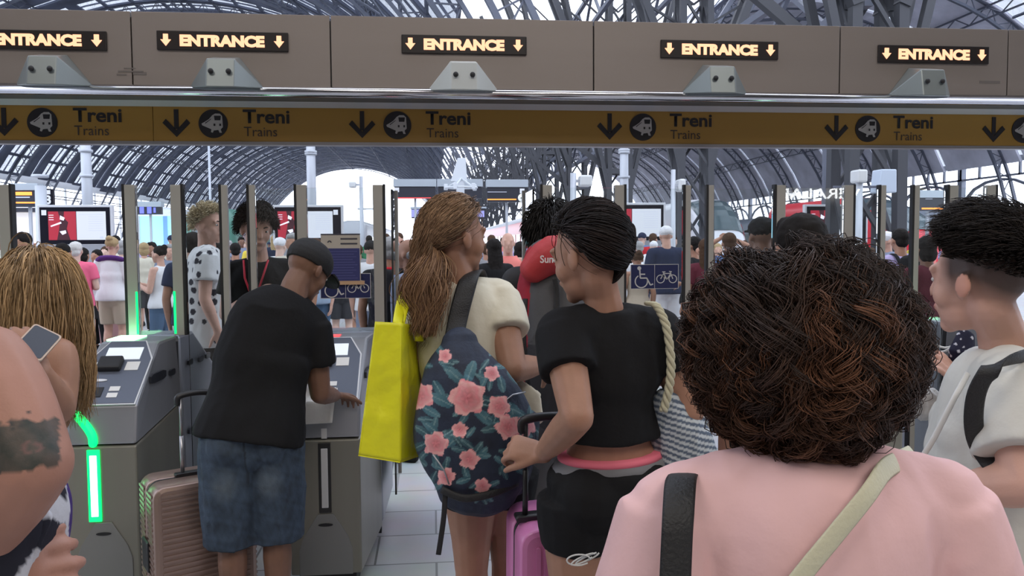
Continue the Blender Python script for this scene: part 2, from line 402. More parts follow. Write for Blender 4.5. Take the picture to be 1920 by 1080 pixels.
# sensor housings
GAL = mat('sensor_plate', (.24,.27,.27), .4, metal=.5)
for (px, lb) in ((84,'faceted steel sensor box under the leftmost ENTRANCE display'), (416,'faceted steel sensor box left of the man in the cap, under the second ENTRANCE display'), (870,'pale square faced sensor box in the middle of the gantry'), (1352,'faceted steel sensor box right of centre on the gantry'), (1745,'faceted steel sensor box at the right end of the gantry')):
    cx = P(px,155,3.9)[0]; z0 = ZB+.03; z1 = z0+.155
    r = empty('gate_sensor', (cx,3.9,z0), lb, 'sensor', 'sensor boxes along the gantry')
    vs = [(cx-.062,3.86,z0-.01),(cx+.062,3.86,z0-.01),(cx+.062,3.885,z1-.03),(cx-.062,3.885,z1-.03),(cx-.175,3.999,z0+.01),(cx+.175,3.999,z0+.01),(cx+.062,3.998,z1),(cx-.062,3.998,z1)]
    MB().add(vs, [(0,1,2,3),(0,3,4),(3,7,4),(1,5,2),(2,5,6),(3,2,6,7),(0,4,5,1),(4,7,6,5)]).build('housing', mat('sensor_plate_pale', (.50,.53,.52), .5) if px == 870 else GAL, r, bevel=.004)
    for s in (-1,1):
        MB().ell((cx+s*.04,3.862,z0+.062), (.013,.009,.013)).build('lens', DARK, r)
# yellow direction sign
YEL = mat('yellow_sign', (.36,.20,.036), .42, var=.05, vscale=1.2, emit=0); BLK = mat('sign_black', (.012,.01,.014), .5)
root = empty('direction_sign', (0,SY,ZS), 'long yellow sign band lettered Treni Trains with black arrows', 'sign')
bounds = [x0, P(287,235,SY)[0], P(2250,235,SY)[0]]
for a, b in zip(bounds[:-1], bounds[1:]):
    MB().box((a+.001,SY,ZS), (b-.001,SY+.05,ZB+.004)).build('yellow_panel', YEL, root, bevel=.003)
MB().box((x0,SY-.006,ZS-.012), (bounds[-1],SY+.056,ZS+.004)).build('bottom_rail', mat('rail_grey', (.3,.29,.3), .4, metal=.6), root)
WH = mat('pictogram_white', (.45,.43,.42), .5)
for px in (8, 331, 679, 1143, 1568, 1863):
    cx, _, _z = P(px,233,SY); cz = (ZS+ZB)/2+.004; s = SY/1500
    M0 = lambda x, z: (cx+x*s, cz+z*s)
    ar = MB()
    ar.prism([M0(-4,25),M0(-4,-10),M0(4,-10),M0(4,25)], SY-.004, SY-.0005, 'y')
    for q in (-1,1): ar.prism([M0(0,-24),M0(0,-12),M0(q*18,8),M0(q*24,1)][::q], SY-.004, SY-.0005, 'y')
    ar.build('arrow', BLK, root)
    pts = [M0(64+25.5*math.cos(2*PI*k/40), 25.5*math.sin(2*PI*k/40)) for k in range(40)]
    pg = MB(); pg.prism(pts[::-1], SY-.004, SY-.0005, 'y', 0)
    body = [(-1,15),(4,18),(12,18),(16,14),(17,-6),(13,-10),(15,-16),(11,-16),(9,-11),(1,-12),(-1,-16),(-4,-15),(-3,-10),(-19,-3),(-20,0),(-13,4),(-7,8)]
    pg.prism([M0(64+x,z) for x,z in body], SY-.0065, SY-.0045, 'y', 1)
    pg.prism([M0(64+x,z) for x,z in ((2,14),(3,6),(13,6),(14,14))], SY-.008, SY-.0066, 'y', 0)
    for xx in (1,11): pg.prism([M0(64+x,z) for x,z in ((xx,0),(xx+3,0),(xx+3,-4),(xx,-4))], SY-.008, SY-.0066, 'y', 0)
    for v in (7,): pg.prism([M0(64+x,z) for x,z in ((-14,1),(-3,9),(-3,8),(-13,0))], SY-.008, SY-.0066, 'y', 0)
    pg.build('train_pictogram', [BLK, WH], root)
    a = M0(116,0)[0]
    text('Treni', a, M0(116+86*.96,0)[0], cz+1*s, cz+26*s, SY-.001, BLK, root, 'lettering', bold=.025)
    text('Trains', a+.004, M0(116+60,0)[0], cz-22*s, cz-5*s, SY-.001, mat('sign_brown', (.05,.035,.03), .5), root, 'lettering')
# ---- cabinets
CAB = mat('cabinet_steel', (.36,.37,.40), .36, metal=.55, bump=.02, bscale=200, var=.06, vscale=3)
CABF = mat('cabinet_front_steel', (.27,.26,.22), .42, metal=.5, bump=.02, bscale=200, stretch=(1,1,.05), var=.08, vscale=5)
DASH = mat('dashboard_slate', (.115,.135,.185), .45); TRIM = mat('light_trim', (.75,.77,.8), .4)
PAPER = mat('sticker_white', (.8,.8,.78), .6); SCREENW = mat('reader_glass', (.7,.75,.8), .15, emit=.5, ecol=(.85,.92,1))
GREEN = mat('green_led', (.3,1,.45), .5, emit=7, ecol=(.35,1.0,.5)); GRD = mat('green_led_edge', (.0,.5,.1), .5, emit=2.2, ecol=(.0,1,.15))
REDL = mat('red_label', (.9,.08,.1), .5, emit=.6, ecol=(1,.15,.15))
def cabinet(cx, hw, label, state):
    r = empty('ticket_gate_cabinet', (cx,4.3,0), label, 'ticket gate', 'ticket gate cabinets')
    f = .15 if hw < .2 else .16
    def shell(prof, ys):   # prof: list of (y,z) outline, half width grows with y
        vs = []; n = len(prof)
        for s in (-1,1):
            for (yy, zz) in prof:
                t = min(1, max(0, (yy-3.67)/.35)); t2 = min(1, max(0, (yy-3.67)/.9)); h = f+(hw-f)*t2
                if zz > 1.08: h -= .02
                vs.append((cx+s*h, yy, zz))
        fs = [tuple(range(n)), tuple(range(n,2*n))[::-1]]+[(i,n+i,n+(i+1)%n,(i+1)%n) for i in range(n)]
        return vs, fs
    mb = MB(); vs, fs = shell([(3.67,.10),(3.67,.728),(4.285,.80),(4.285,.10)], 0); mb.add(vs, fs); mb.build('front_column', CABF, r, bevel=.008)
    mb = MB(); vs, fs = shell([(3.67,.734),(3.70,.908),(4.03,1.143),(4.06,1.15),(4.285,1.15),(4.285,.805)], 0); mb.add(vs, fs); mb.build('head_shell', CAB, r, bevel=.012)
    mb = MB(); vs, fs = shell([(4.325,.10),(4.325,1.15),(4.56,1.15),(4.93,.90),(4.95,.86),(4.95,.10)], 0); mb.add(vs, fs); mb.build('rear_shell', CAB, r, bevel=.02)
    MB().box((cx-hw+.03,4.285,.06), (cx+hw-.03,4.325,1.115)).build('joint', DARK, r)
    MB().box((cx-f+.03,3.72,0), (cx+f-.03,4.9,.10)).build('plinth', DARK, r)
    # sloped dashboard: local x, v up the slope, n out of it
    a = math.atan2(.235, .33); M = Matrix.Translation((cx,3.70,.908)) @ Matrix.Rotation(a, 4, 'X')
    L = math.hypot(.232,.33); w1 = f-.015
    oct_ = [(-w1,.0),(w1,.0),(w1,L*.72),(w1-.055,L*1.02),(-w1+.055,L*1.02),(-w1,L*.72)]
    out = [(x*1.045, v+(.006 if v > .2 else -.004)) for x,v in oct_]
    MB().prism(out, .0, .006, 'z', 0, M).build('border', TRIM, r)
    MB().prism([(-w1,.002),(w1,.002),(w1,L*.72),(w1-.055,L*1.02),(-w1+.055,L*1.02),(-w1,L*.72)], .004, .0085, 'z', 0, M).build('dashboard', DASH, r)
    MB().box((-.075,L*.70,.009), (.085,L*.90,.013), 0, M).build('reader_window', SCREENW, r)
    mb = MB().box((-.085,L*.50,.009), (.02,L*.70,.04), 0, M); mb.build('ticket_reader', DARK, r, bevel=.008)
    for (p0, q0) in ((-.13,-.088), (.035,.095)): MB().box((p0,L*.52,.009), (q0,L*.66,.011), 0, M).build('sticker', PAPER, r)
    MB().prism([(-.06+.04*math.cos(t)*1.0, L*.36+.008*math.sin(t)) for t in [2*PI*k/16 for k in range(16)]], .009, .013, 'z', 0, M).build('slot', TRIM, r)
    MB().box((-.10,L*.10,.009), (-.02,L*.25,.013), 0, M).build('small_screen', DARK, r, bevel=.002)
    for q in (.09,.19): MB().box((.005,L*q,.009), (.05,L*(q+.07),.011), 0, M).build('sticker', PAPER, r)
    # front plate with rounded shoulders
    pl = [(-.12,.10),(.12,.10),(.12,.22),(.10,.28),(.035,.385),(-.035,.385),(-.10,.28),(-.12,.22)]
    MB().prism([(cx+x,z) for x,z in pl], 3.664, 3.6695, 'y').build('service_plate', mat('plate_grey', (.27,.27,.26), .45, metal=.5), r, bevel=.004)
    MB().prism([(cx+.033*math.cos(t), .335+.007*math.sin(t)) for t in [2*PI*k/16 for k in range(16)]], 3.660, 3.6645, 'y').build('slot', DARK, r)
    lx = cx-.034 if state == 'green' else cx+.0
    ld = mat('led_slot_dark', (.02,.02,.02), .4)
    MB().box((lx-.028,3.663,.39), (lx+.028,3.6695,.715)).build('indicator_housing', GRD if state == 'green' else ld, r, bevel=.005)
    m_ = GREEN if state == 'green' else mat('strip_off', (.6,.6,.6), .4)
    MB().box((lx-.015,3.659,.415), (lx+.015,3.6635,.69)).build('indicator_strip', m_, r, bevel=.006)
    if state == 'green':
        mb = MB(); e = Vector((0,-.004,0))
        pth = [(lx,3.668,.745),(lx-.004,3.672,.775),(lx-.028,3.680,.815),(lx-.075,3.694,.868)]
        mb.tube([tuple(Vector(p)+e) for p in pth], .011, 8, sub=3, roundcap=True); mb.build('indicator_strip', GREEN, r)
        mb = MB(); mb.tube(pth, .02, 8, sub=3, roundcap=True); mb.build('indicator_housing', GRD, r)
        MB().box((cx-hw+.04,4.10,1.151), (cx+.0,4.28,1.156)).build('lane_light', GREEN, r)
    else:
        MB().box((lx-.012,3.664,.735), (lx+.012,3.672,.78)).build('indicator_strip', m_, r)
        MB().box((cx-.06,4.07,1.151), (cx+.03,4.17,1.156)).build('status_label', REDL, r)
    # side details: slots and oval vents
    for s in (-1,1):
        t = 1.0
        def hwy(y): return f+(hw-f)*min(1,max(0,(y-3.67)/.9))
        for (ya, yb, z) in ((3.86,4.06,.99),(4.12,4.19,.98),(4.40,4.47,.99),(4.58,4.66,.98),(4.72,4.80,.98),(4.38,4.48,.62),(4.66,4.78,.62)):
            h = .022 if yb-ya > .15 else .016
            pts = []
            for k in range(12):
                an = 2*PI*k/12; yy = (ya+yb)/2+(yb-ya)/2*max(-1,min(1,1.25*math.cos(an))); pts.append((yy, z+h*max(-1,min(1,1.25*math.sin(an)))))
            mb = MB(); vs = [(cx+s*(hwy(p[0])+.004),p[0],p[1]) for p in pts]+[(cx+s*(hwy(p[0])-.006),p[0],p[1]) for p in pts]
            mb.add(vs, [tuple(range(12)), tuple(range(12,24))[::-1]]+[(i,(i+1)%12,12+(i+1)%12,12+i) for i in range(12)])
            mb.build('side_vent', mat('vent_black', (.02,.022,.03), .3), r)
    return r
cabinet(-2.33, .17, 'ticket gate cabinet at the left edge, mostly behind the woman with long hair', 'green')
cabinet(-1.475, .17, 'ticket gate cabinet with glowing green light strips beside the rose gold suitcase', 'green')
cabinet(-.503, .24, 'ticket gate cabinet the man in the black cap leans over', 'off')
cabinet(.815, .24, 'ticket gate cabinet hidden behind the woman in the black crop top', 'off')
cabinet(2.125, .24, 'ticket gate cabinet behind the curly haired woman', 'off')
cabinet(3.06, .17, 'ticket gate cabinet in front of the person with the undercut', 'green')
# ---- glass screens: posts, panes, swing leaves
PZT = float(P(960,347,SY)[2]); GL = glass('gate_glass', (.955,.975,.97), .55, .01); PM = mat('post_metal', (.44,.425,.39), .45, metal=.25)
pairs = [(P(-90,400,SY)[0], P(10,400,SY)[0], 0), (P(245,400,SY)[0], P(331,400,SY)[0], 1), (P(566,400,SY)[0], P(709,400,SY)[0], 2), (P(1026,400,SY)[0], P(1161,400,SY)[0], 3), (P(1463,400,SY)[0], P(1590,400,SY)[0], 4), (P(1786,400,SY)[0], P(1856,400,SY)[0], 5)]
plab = ['at the left picture edge', 'on the cabinet with green lights', 'on the cabinet the man in the cap uses', 'behind the woman with the bun', 'above the curly hair', 'above the undercut head']
for (a, b, k) in pairs:
    r = empty('glass_screen', ((a+b)/2,SY,1.13), 'upright glass screen between two metal posts '+plab[k], 'glass screen', 'glass screens on the gate cabinets')
    for (xx, s) in ((a,-1), (b,1)):
        MB().box((xx-.026,SY-.012,1.151), (xx+.026,SY+.03,PZT)).build('post', PM, r, bevel=.003)
        MB().box((xx+s*.0265,SY-.012,1.151), (xx+s*.038,SY+.03,PZT+.004)).build('gasket', DARK, r)
        if k == 1: MB().box((xx-s*.020-.004,SY-.0145,1.16), (xx-s*.020+.006,SY-.0125,1.38)).build('green_glow_strip', GRD, r)  # glowing strip stands in for green gate light cast on the post foot
    MB().box((a+.027,SY+.0,1.155), (b-.027,SY+.01,PZT-.015)).build('pane', GL, r)
leafs = [(-1, P(420,400,SY)[0], pairs[1][1]+.04, P(472,400,SY)[0], pairs[2][0]-.04, 'swing glass gate between the floral shirt man and the staff member'),
         (1, P(1290,400,SY)[0], pairs[3][1]+.04, P(1333,400,SY)[0], pairs[4][0]-.04, 'wide swing glass gate with blue wheelchair and bicycle sign'),
         (2, P(1656,400,SY)[0], pairs[4][1]+.04, P(1719,400,SY)[0], pairs[5][0]-.04, 'swing glass gate right of the curly hair')]
for (k, xa, xl, xb, xr, lb) in leafs:
    r = empty('swing_gate', ((xa+xb)/2,SY,.25), lb, 'glass gate')
    for (xs, xe, s) in ((xa, xl, -1), (xb, xr, 1)):
        MB().box((xs-.013,SY+.0,.25), (xs+.017,SY+.03,PZT)).build('stile', PM, r, bevel=.002)
        MB().box((xs-.026,SY+.0,.25), (xs-.0135,SY+.03,PZT+.003)).build('gasket', DARK, r)
        lo, hi = min(xs,xe), max(xs,xe)
        MB().box((lo+(.018 if s > 0 else 0),SY+.01,.25), (hi-(.027 if s < 0 else 0),SY+.02,PZT-.02)).build('pane', GL, r)
# lane 2 stands open: its two panes folded back along the cabinets
for (xx, lb) in ((pairs[2][1]+.07,'folded open glass leaf beside the yellow bag'), (pairs[3][0]-.07,'folded open glass leaf beside the woman with the bun')):
    r = empty('folded_gate_leaf', (xx,4.6,.25), lb, 'glass gate')
    MB().box((xx-.005,4.34,.25), (xx+.005,4.75,PZT-.02)).build('pane', GL, r)
    MB().box((xx-.015,4.75,.25), (xx+.015,4.78,PZT)).build('stile', PM, r)
# blue pictogram signs on the glass
NAVY = mat('sign_navy', (.012,.018,.09), .45); PW = mat('sign_white', (.62,.62,.62), .5)
def ringpoly(mb, cx, cz, r, t, y0, y1, a0=0, a1=360, mi=1, n=20):
    for k in range(n):
        A = math.radians(a0+(a1-a0)*k/n); B = math.radians(a0+(a1-a0)*(k+1)/n)
        mb.prism([(cx+(r-t)*math.cos(A),cz+(r-t)*math.sin(A)),(cx+r*math.cos(A),cz+r*math.sin(A)),(cx+r*math.cos(B),cz+r*math.sin(B)),(cx+(r-t)*math.cos(B),cz+(r-t)*math.sin(B))], y0, y1, 'y', mi)
def bar(mb, a, b, t, y0, y1, mi=1):
    a = Vector((a[0],a[1])); b = Vector((b[0],b[1])); d = (b-a).normalized(); n = Vector((-d.y,d.x))*t/2
    mb.prism([tuple(a-n),tuple(b-n),tuple(b+n),tuple(a+n)], y0, y1, 'y', mi)
def blue_sign(xa, xb, ya, yb, lb, Yp):
    A = P(xa,yb,Yp); B = P(xb,ya,Yp); x0, z0, x1, z1 = A[0], A[2], B[0], B[2]; S = (x1-x0)/90.0
    mb = MB(); mb.box((x0,Yp-.003,z0), (x1,Yp,z1), 1); mid = (x0+x1)/2
    mb.box((x0+.003,Yp-.0045,z0+.003), (mid-.0015,Yp-.003,z1-.003), 0); mb.box((mid+.0015,Yp-.0045,z0+.003), (x1-.003,Yp-.003,z1-.003), 0)
    q = lambda u, v: (x0+u*S, z0+v*S); y0, y1 = Yp-.006, Yp-.0045
    ringpoly(mb, *q(20,14), 12.5*S, 2*S, y0, y1, 120, 370)
    ringpoly(mb, *q(16,38), 3.6*S, 3.59*S, y0, y1)
    for a, b in (((17,35),(18,20)), ((18,27),(27,27)), ((18,20),(30,20)), ((30,20),(37,7)), ((37,7),(42,9))): bar(mb, q(*a), q(*b), 2.4*S, y0, y1)
    for c in (56, 79): ringpoly(mb, *q(c,18), 8*S, 1.5*S, y0, y1)
    for a, b in (((56,18),(62,28)), ((62,28),(75,28)), ((62,28),(68,17)), ((68,17),(75,28)), ((79,18),(74,31)), ((68,17),(60,24)), ((72,32),(77,31)), ((59,31),(65,31)), ((62,30),(61,27))): bar(mb, q(*a), q(*b), 1.5*S, y0, y1)
    tag(mb.build('pictogram_sign', [NAVY, PW]), lb, 'sign')
blue_sign(1182, 1272, 495, 542, 'blue wheelchair and bicycle sign on the glass right of the woman with the bun', SY+.009)
blue_sign(601, 695, 512, 560, 'blue wheelchair and bicycle sign mostly behind the notice above the man in the cap', SY-.002)
# notice sheet taped to the glass in front of it
A = P(603,530,SY-.02); B = P(675,438,SY-.02); mb = MB(); yy = SY-.02
mb.box((A[0],yy,A[2]), (B[0],yy+.003,B[2]), 0); H = B[2]-A[2]; W = B[0]-A[0]
mb.box((A[0]+.008,yy-.001,A[2]+H*.02), (B[0]-.004,yy,A[2]+H*.70), 1)
mb.box((A[0],yy-.001,B[2]-.007), (B[0],yy,B[2]), 2)
for k in range(11): mb.box((A[0]+.018,yy-.002,A[2]+H*(.08+.055*k)), (B[0]-.016-(k*37%5)*.006,yy-.001,A[2]+H*(.08+.055*k)+.003), 3)
for k in range(2): mb.box((A[0]+W*.5,yy-.002,A[2]+H*(.78+.1*k)), (B[0]-.015,yy-.001,A[2]+H*(.81+.1*k)), 2)
ringpoly(mb, A[0]+W*.22, A[2]+H*.82, .011, .006, yy-.002, yy-.001, 0, 180, 2)
mb.box((A[0]-.002,yy-.003,A[2]-.012), (B[0]+.02,yy-.0011,A[2]+.008), 4)
tag(mb.build('printed_notice', [mat('notice_cream', (.50,.46,.40), .7), mat('notice_blue', (.035,.04,.16), .6), mat('notice_ink', (.06,.06,.08), .7), mat('notice_text', (.10,.11,.28), .7), mat('tape_tan', (.55,.36,.22), .5)]), 'cream and blue printed notice taped to the glass above the man in the cap', 'notice')
# lit shop sign on the back wall; the glass mirrors it
r = empty('shop_sign', (9.6,-10.9,5.2), 'white lit shop lettering on the wall behind the viewer, mirrored in the gate glass', 'sign')
a = P(1460,363,4.31*2+10.9); b = P(1603,363,4.31*2+10.9)
text('VERALAB', min(a[0],b[0]), max(a[0],b[0])+.15, a[2]-.13, a[2]+.13, -10.9, mat('shop_sign_light', (1,1,1), .5, emit=14), r, 'lettering', bold=.01, face=1)
r.location = (float((a[0]+b[0])/2), -10.9, float(a[2]-.13)); 
for c in r.children: c.matrix_parent_inverse = Matrix.Translation(-Vector(r.location))
# ------------------------------------------------------------------ things on the platform side
FRM = mat('totem_frame', (.62,.63,.66), .4, metal=.3); SBL = mat('screen_bezel', (.006,.006,.012), .25)
SRED = mat('screen_red', (.2,.01,.02), .5, emit=.45, ecol=(.62,.025,.06)); SDK = mat('screen_dark', (.03,.005,.01), .5, emit=.12, ecol=(.2,.02,.06))
SWH = mat('screen_white', (.3,.32,.35), .5, emit=.55, ecol=(.84,.88,1.0)); STX = mat('screen_text', (.4,.42,.5), .5, emit=.5, ecol=(.55,.6,.75)); SFG = mat('screen_figure', (.6,.6,.7), .5, emit=.8, ecol=(.75,.72,.85))
def totem(xa, xb, ya, yb, Y, lb, flip, rx, wx):
    A = P(xa,yb,Y); B = P(xb,ya,Y); cx = (A[0]+B[0])/2
    r = empty('screen_totem', (cx,Y,0), lb, 'screen', 'advertising screens on the concourse')
    MB().box((A[0],Y,A[2]), (B[0],Y+.12,B[2])).build('frame', FRM, r, bevel=.01)
    MB().box((A[0]+.05,Y-.008,A[2]+.02), (B[0]-.05,Y-.0005,B[2]-.05)).build('bezel', SBL, r)
    MB().box((A[0]+.1,Y,0), (B[0]-.1,Y+.1,A[2]-.001)).build('stand', mat('totem_stand', (.30,.31,.34), .5, metal=.3), r)
    MB().box((A[0]-.05,Y-.1,0), (B[0]+.05,Y+.2,.04)).build('base', mat('totem_stand', ()), r)
    X = lambda px: P(px,420,Y)[0]
    z0 = A[2]+.11; z1 = B[2]-.14; H = z1-z0; y = Y-.012
    mb = MB(); a, b = X(rx[0]), X(rx[1]); W = b-a
    mb.box((a,y,z0), (b,y+.003,z1), 0)
    mb.prism([(a+W*.30,z0),(a+W*.78,z0),(a+W*.66,z0+H*.4),(a+W*.72,z0+H*.62),(a+W*.56,z0+H*.78),(a+W*.58,z1),(a+W*.36,z1),(a+W*.44,z0+H*.7),(a+W*.38,z0+H*.35)], y-.002, y, 'y', 1)
    mb.prism([(a+W*.44,z0+H*.86),(a+W*.60,z0+H*.78),(a+W*.56,z0+H*.68),(a+W*.42,z0+H*.72)], y-.004, y-.002, 'y', 2)
    mb.prism([(a+W*.08,z0+H*.50),(a+W*.46,z0+H*.64),(a+W*.48,z0+H*.58),(a+W*.10,z0+H*.46)], y-.004, y-.002, 'y', 2)
    mb.prism([(a+W*.40,z0+H*.30),(a+W*.62,z0+H*.34),(a+W*.64,z0+H*.24),(a+W*.50,z0+H*.18)], y-.004, y-.002, 'y', 2)
    for k in range(3): mb.box((a+W*.03,y-.004,z0+H*(.86-.08*k)), (a+W*.2,y-.002,z0+H*(.88-.08*k)), 2)
    mb.build('picture_panel', [SRED, SDK, SFG], r)
    mb = MB(); a, b = X(wx[0]), X(wx[1]); W = b-a; mb.box((a,y,z0), (b,y+.003,z1), 0)
    for k in range(8): mb.box((a+W*(.4-.3*(k==0)),y-.002,z1-H*(.12+.08*k)), (a+W*.9,y,z1-H*(.105+.08*k)), 1)
    mb.box((a+W*.78,y-.002,z0+H*.04), (a+W*.9,y,z0+H*.12), 1)
    mb.build('text_panel', [SWH, STX], r)
    ix = B[0]-.16 if flip else A[0]+.14
    MB().box((ix-.05,y,z1-.08), (ix+.05,y+.003,z1+.03)).build('corner_icon', SWH, r, bevel=.01)
totem(72,210,384,460,18,'advertising screen at the far left, above the long haired woman', False, (91,143), (144,199))
totem(512,643,384,456,18,'advertising screen behind the staff member and the notice', True, (521,566), (570,624))
totem(1122,1248,380,453,18,'advertising screen right of the woman with the bun', False, (1148,1184), (1185,1239))
totem(1508,1628,383,456,18,'advertising screen over the curly hair', True, (1519,1563), (1564,1610))
# overhead departure boards
BEAM = mat('board_beam', (.42,.47,.52), .4, metal=.3); ORG = mat('board_orange', (1,.3,.05), .5, emit=1.3, ecol=(1,.33,.05)); BRD = mat('board_dark', (.025,.027,.04), .35)
PALE = mat('pale_steel', (.50,.53,.58), .45, metal=.2); REDE = mat('board_red_line', (.8,.05,.05), .5, emit=.5, ecol=(.9,.1,.1)); BLUE = mat('board_blue', (.1,.12,.9), .5, emit=.9, ecol=(.2,.22,1))
def board(xa, xb, yt, ym, yb, Y, lb, lines, clock=None, cl=None, hang=2.5, icon=None):
    A = P(xa,yb,Y); B = P(xb,yt,Y); zm = P((xa+xb)/2,ym,Y)[2]
    r = empty('departure_board', ((A[0]+B[0])/2,Y,A[2]), lb, 'departure board', None)
    MB().box((A[0],Y-.05,zm), (B[0],Y+.3,B[2])).build('beam', BEAM, r, bevel=.01)
    MB().box((A[0]+.03,Y,A[2]), (B[0]-.03,Y+.2,zm-.001)).build('display_panel', BRD, r)
    xx = (A[0]+B[0])/2; MB().box((xx-.035,Y+.205,0), (xx+.035,Y+.275,zm)).build('post', PALE, r)
    for (a, b, y0, h, m_) in lines:
        p = P(a,y0,Y); q = P(b,y0,Y); MB().box((p[0],Y-.012,p[2]-h*Y/3000), (q[0],Y-.001,p[2]+h*Y/3000)).build('text_row', m_, r)
    if clock:
        p = P(clock[0],clock[1],Y); R_ = clock[2]*Y/1500
        mb = MB(); mb.tube([(p[0],Y-.1,p[2]),(p[0],Y+.05,p[2])], R_, 24, sub=1); c = mb.build('clock', mat('clock_face', (.8,.82,.78), .4, emit=.25, ecol=(.9,1,.9)), r)
        mb = MB(); bar(mb, (p[0],p[2]), (p[0]+R_*.1,p[2]+R_*.7), .03, Y-.115, Y-.101, 0); bar(mb, (p[0],p[2]), (p[0]-R_*.45,p[2]-R_*.1), .03, Y-.115, Y-.101, 0); mb.build('clock_hands', DARK, c)
    if icon:
        p = P(icon[0],icon[1],Y); MB().box((p[0]-.07,Y-.012,p[2]-.07), (p[0]+.07,Y-.001,p[2]+.07)).build('icon', SWH, r)
    return r
board(738,818,336,350,372,25,'wide dark departure board hanging in front of the bright exit', [(742,812,371,1.6,REDE)], icon=(744,356))
board(820,905,336,350,372,26,'dark departure board behind the white camera mast', [])
board(912,990,337,351,379,24,'departure board with a round clock left of the woman with the bun', [(914,968,374,2,ORG),(914,950,360,1,STX)], clock=(979,371,8), icon=(979,358))
board(22,72,344,357,388,22,'departure board with orange rows at the far left', [(27,60,363,6,ORG),(27,70,380,2.5,ORG),(27,56,370,2,STX)])
board(1722,1776,357,371,395,22,'departure board with an orange row above the red train', [(1728,1772,391,3,ORG),(1735,1748,373,1,STX)], clock=(1780,388,8), icon=(1780,376))
board(252,303,378,388,402,30,'distant board glowing blue beyond the left screen', [(262,270,394,12,BLUE),(276,284,394,12,BLUE),(288,292,394,9,BLUE)])
board(770,793,388,392,409,34,'small purple board in front of the bright exit', [(771,792,400,14,mat('pale_purple', (.3,.3,.6), .5, emit=.3, ecol=(.35,.35,.7)))], hang=1)
board(884,912,388,391,411,30,'small purple framed board right of the ponytail woman', [(888,908,401,12,mat('pale_purple', ()))], hang=1)
# poles, masts, lamps
def pole(px, Y, r0, h, lb, rings=(), cap=None, m_=PALE):
    x = P(px,400,Y)[0]; r = empty('platform_mast', (x,Y,0), lb, 'pole')
    mb = MB(); mb.tube([(x,Y,0),(x,Y,h)], [r0*1.15,r0*.9], 16, sub=1); mb.build('shaft', m_, r)
    for py in rings:
        z = P(px,py,Y)[2]; mb = MB(); mb.tube([(x,Y,z-.03),(x,Y,z+.03)], r0*1.35, 16, sub=1); mb.build('collar', m_, r)
    if cap == 'lamp':
        for s in (-1,1):
            MB().beam((x,Y,h-.2), (x+s*.9,Y,h), .06).build('arm', m_, r); MB().box((x+s*.9-.25,Y-.12,h-.06), (x+s*.9+.25,Y+.12,h+.06)).build('lamp_head', m_, r, bevel=.03)
    if isinstance(cap, tuple):
        dx, z, sx, sz = cap; MB().beam((x,Y,z), (x+dx,Y,z), .05).build('arm', m_, r)
        MB().box((x+dx-sx/2,Y-.12,z-sz/2), (x+dx+sx/2,Y+.15,z+sz/2)).build('head', mat('head_white', (.6,.62,.62), .5), r, bevel=.03)
    return r
pole(165, 20, .115, 6.0, 'tall grey lamp post left, above the first screen', (283,330), 'lamp')
pole(585, 20, .110, 6.0, 'tall grey lamp post above the staff member', (285,288), 'lamp')
pole(1170, 20, .110, 6.0, 'tall grey lamp post above the woman with the bun', (282,286,332), 'lamp')
pole(1547, 20, .09, 6.0, 'tall dark lamp post above the curly hair', (), 'lamp', STEEL)
pole(1075, 13, .055, 2.75, 'short pale mast with a white box right of the ponytail woman', (), (.2,2.62,.2,.18))
pole(1262, 14, .045, 2.9, 'thin pale pole with a round spotlight', (), (.14,2.62,.12,.22))
pole(678, 24, .06, 3.6, 'grey mast with a small box against the bright exit', (), (-.25,3.35,.2,.16))
pole(709, 30, .14, 3.2, 'thick grey post against the bright exit', (), (-.6,2.9,.3,.06))
pole(1610, 12, .06, 2.6, 'pale mast with a white head above the screen over the curly hair', (), (.0,2.62,.16,.2))
pole(78, 19.5, .13, 3.0, 'pale square column beside the far left board', (330,))
pole(1275, 30, .05, 5.0, 'distant thin pole beside the white train', ())
pole(395, 34, .05, 6.0, 'distant thin pole in front of the green locomotive', ())
A = P(85,384,20.8); B = P(99,355,20.8); r = empty('platform_number_sign', ((A[0]+B[0])/2,20.8,A[2]), 'black platform number sign beside the far left column', 'sign')
MB().box((A[0],20.8,A[2]), (B[0],20.9,B[2])).build('panel', SBL, r)
text('3', A[0]+.02, B[0]-.05, A[2]+.01, A[2]+(B[2]-A[2])*.62, 20.79, SWH, r, 'lettering', bold=.04)
MB().box((A[0]+.02,20.785,B[2]-.12), (B[0]-.06,20.799,B[2]-.02)).build('icon', SWH, r)
MB().box(((A[0]+B[0])/2-.03,20.83,0), ((A[0]+B[0])/2+.03,20.88,A[2])).build('stand', PALE, r)
# white camera mast in the middle
A = P(865,340,17); x = A[0]; r = empty('camera_mast', (x,17,0), 'white mast with a tall plate and ring of cameras over the ponytail woman', 'mast')
q = lambda px, py: (P(px,py,17)[0], P(px,py,17)[2])
WHT = mat('mast_white', (.62,.66,.70), .45)
MB().prism([q(845,340),q(858,296),q(873,296),q(876,340)][::-1], 17, 17.12, 'y').build('plate', WHT, r, bevel=.005)
MB().box((q(856,390)[0],16.95,0), (q(871,390)[0],17.15,q(856,340)[1])).build('column', WHT, r)
zc = q(860,352)[1]
mb = MB(); mb.tube([(x+.33*math.cos(2*PI*k/20),17+.33*math.sin(2*PI*k/20),zc) for k in range(21)], .02, 6, sub=1); mb.build('ring', WHT, r)
for k in range(5):
    a = 2*PI*k/5+.5; c = (x+.33*math.cos(a), 17+.33*math.sin(a), zc); MB().beam((x,17,zc+.2), c, .025).build('arm', WHT, r); MB().box((c[0]-.04,c[1]-.05,c[2]-.05), (c[0]+.04,c[1]+.05,c[2]+.08)).build('camera_head', WHT, r, bevel=.01)
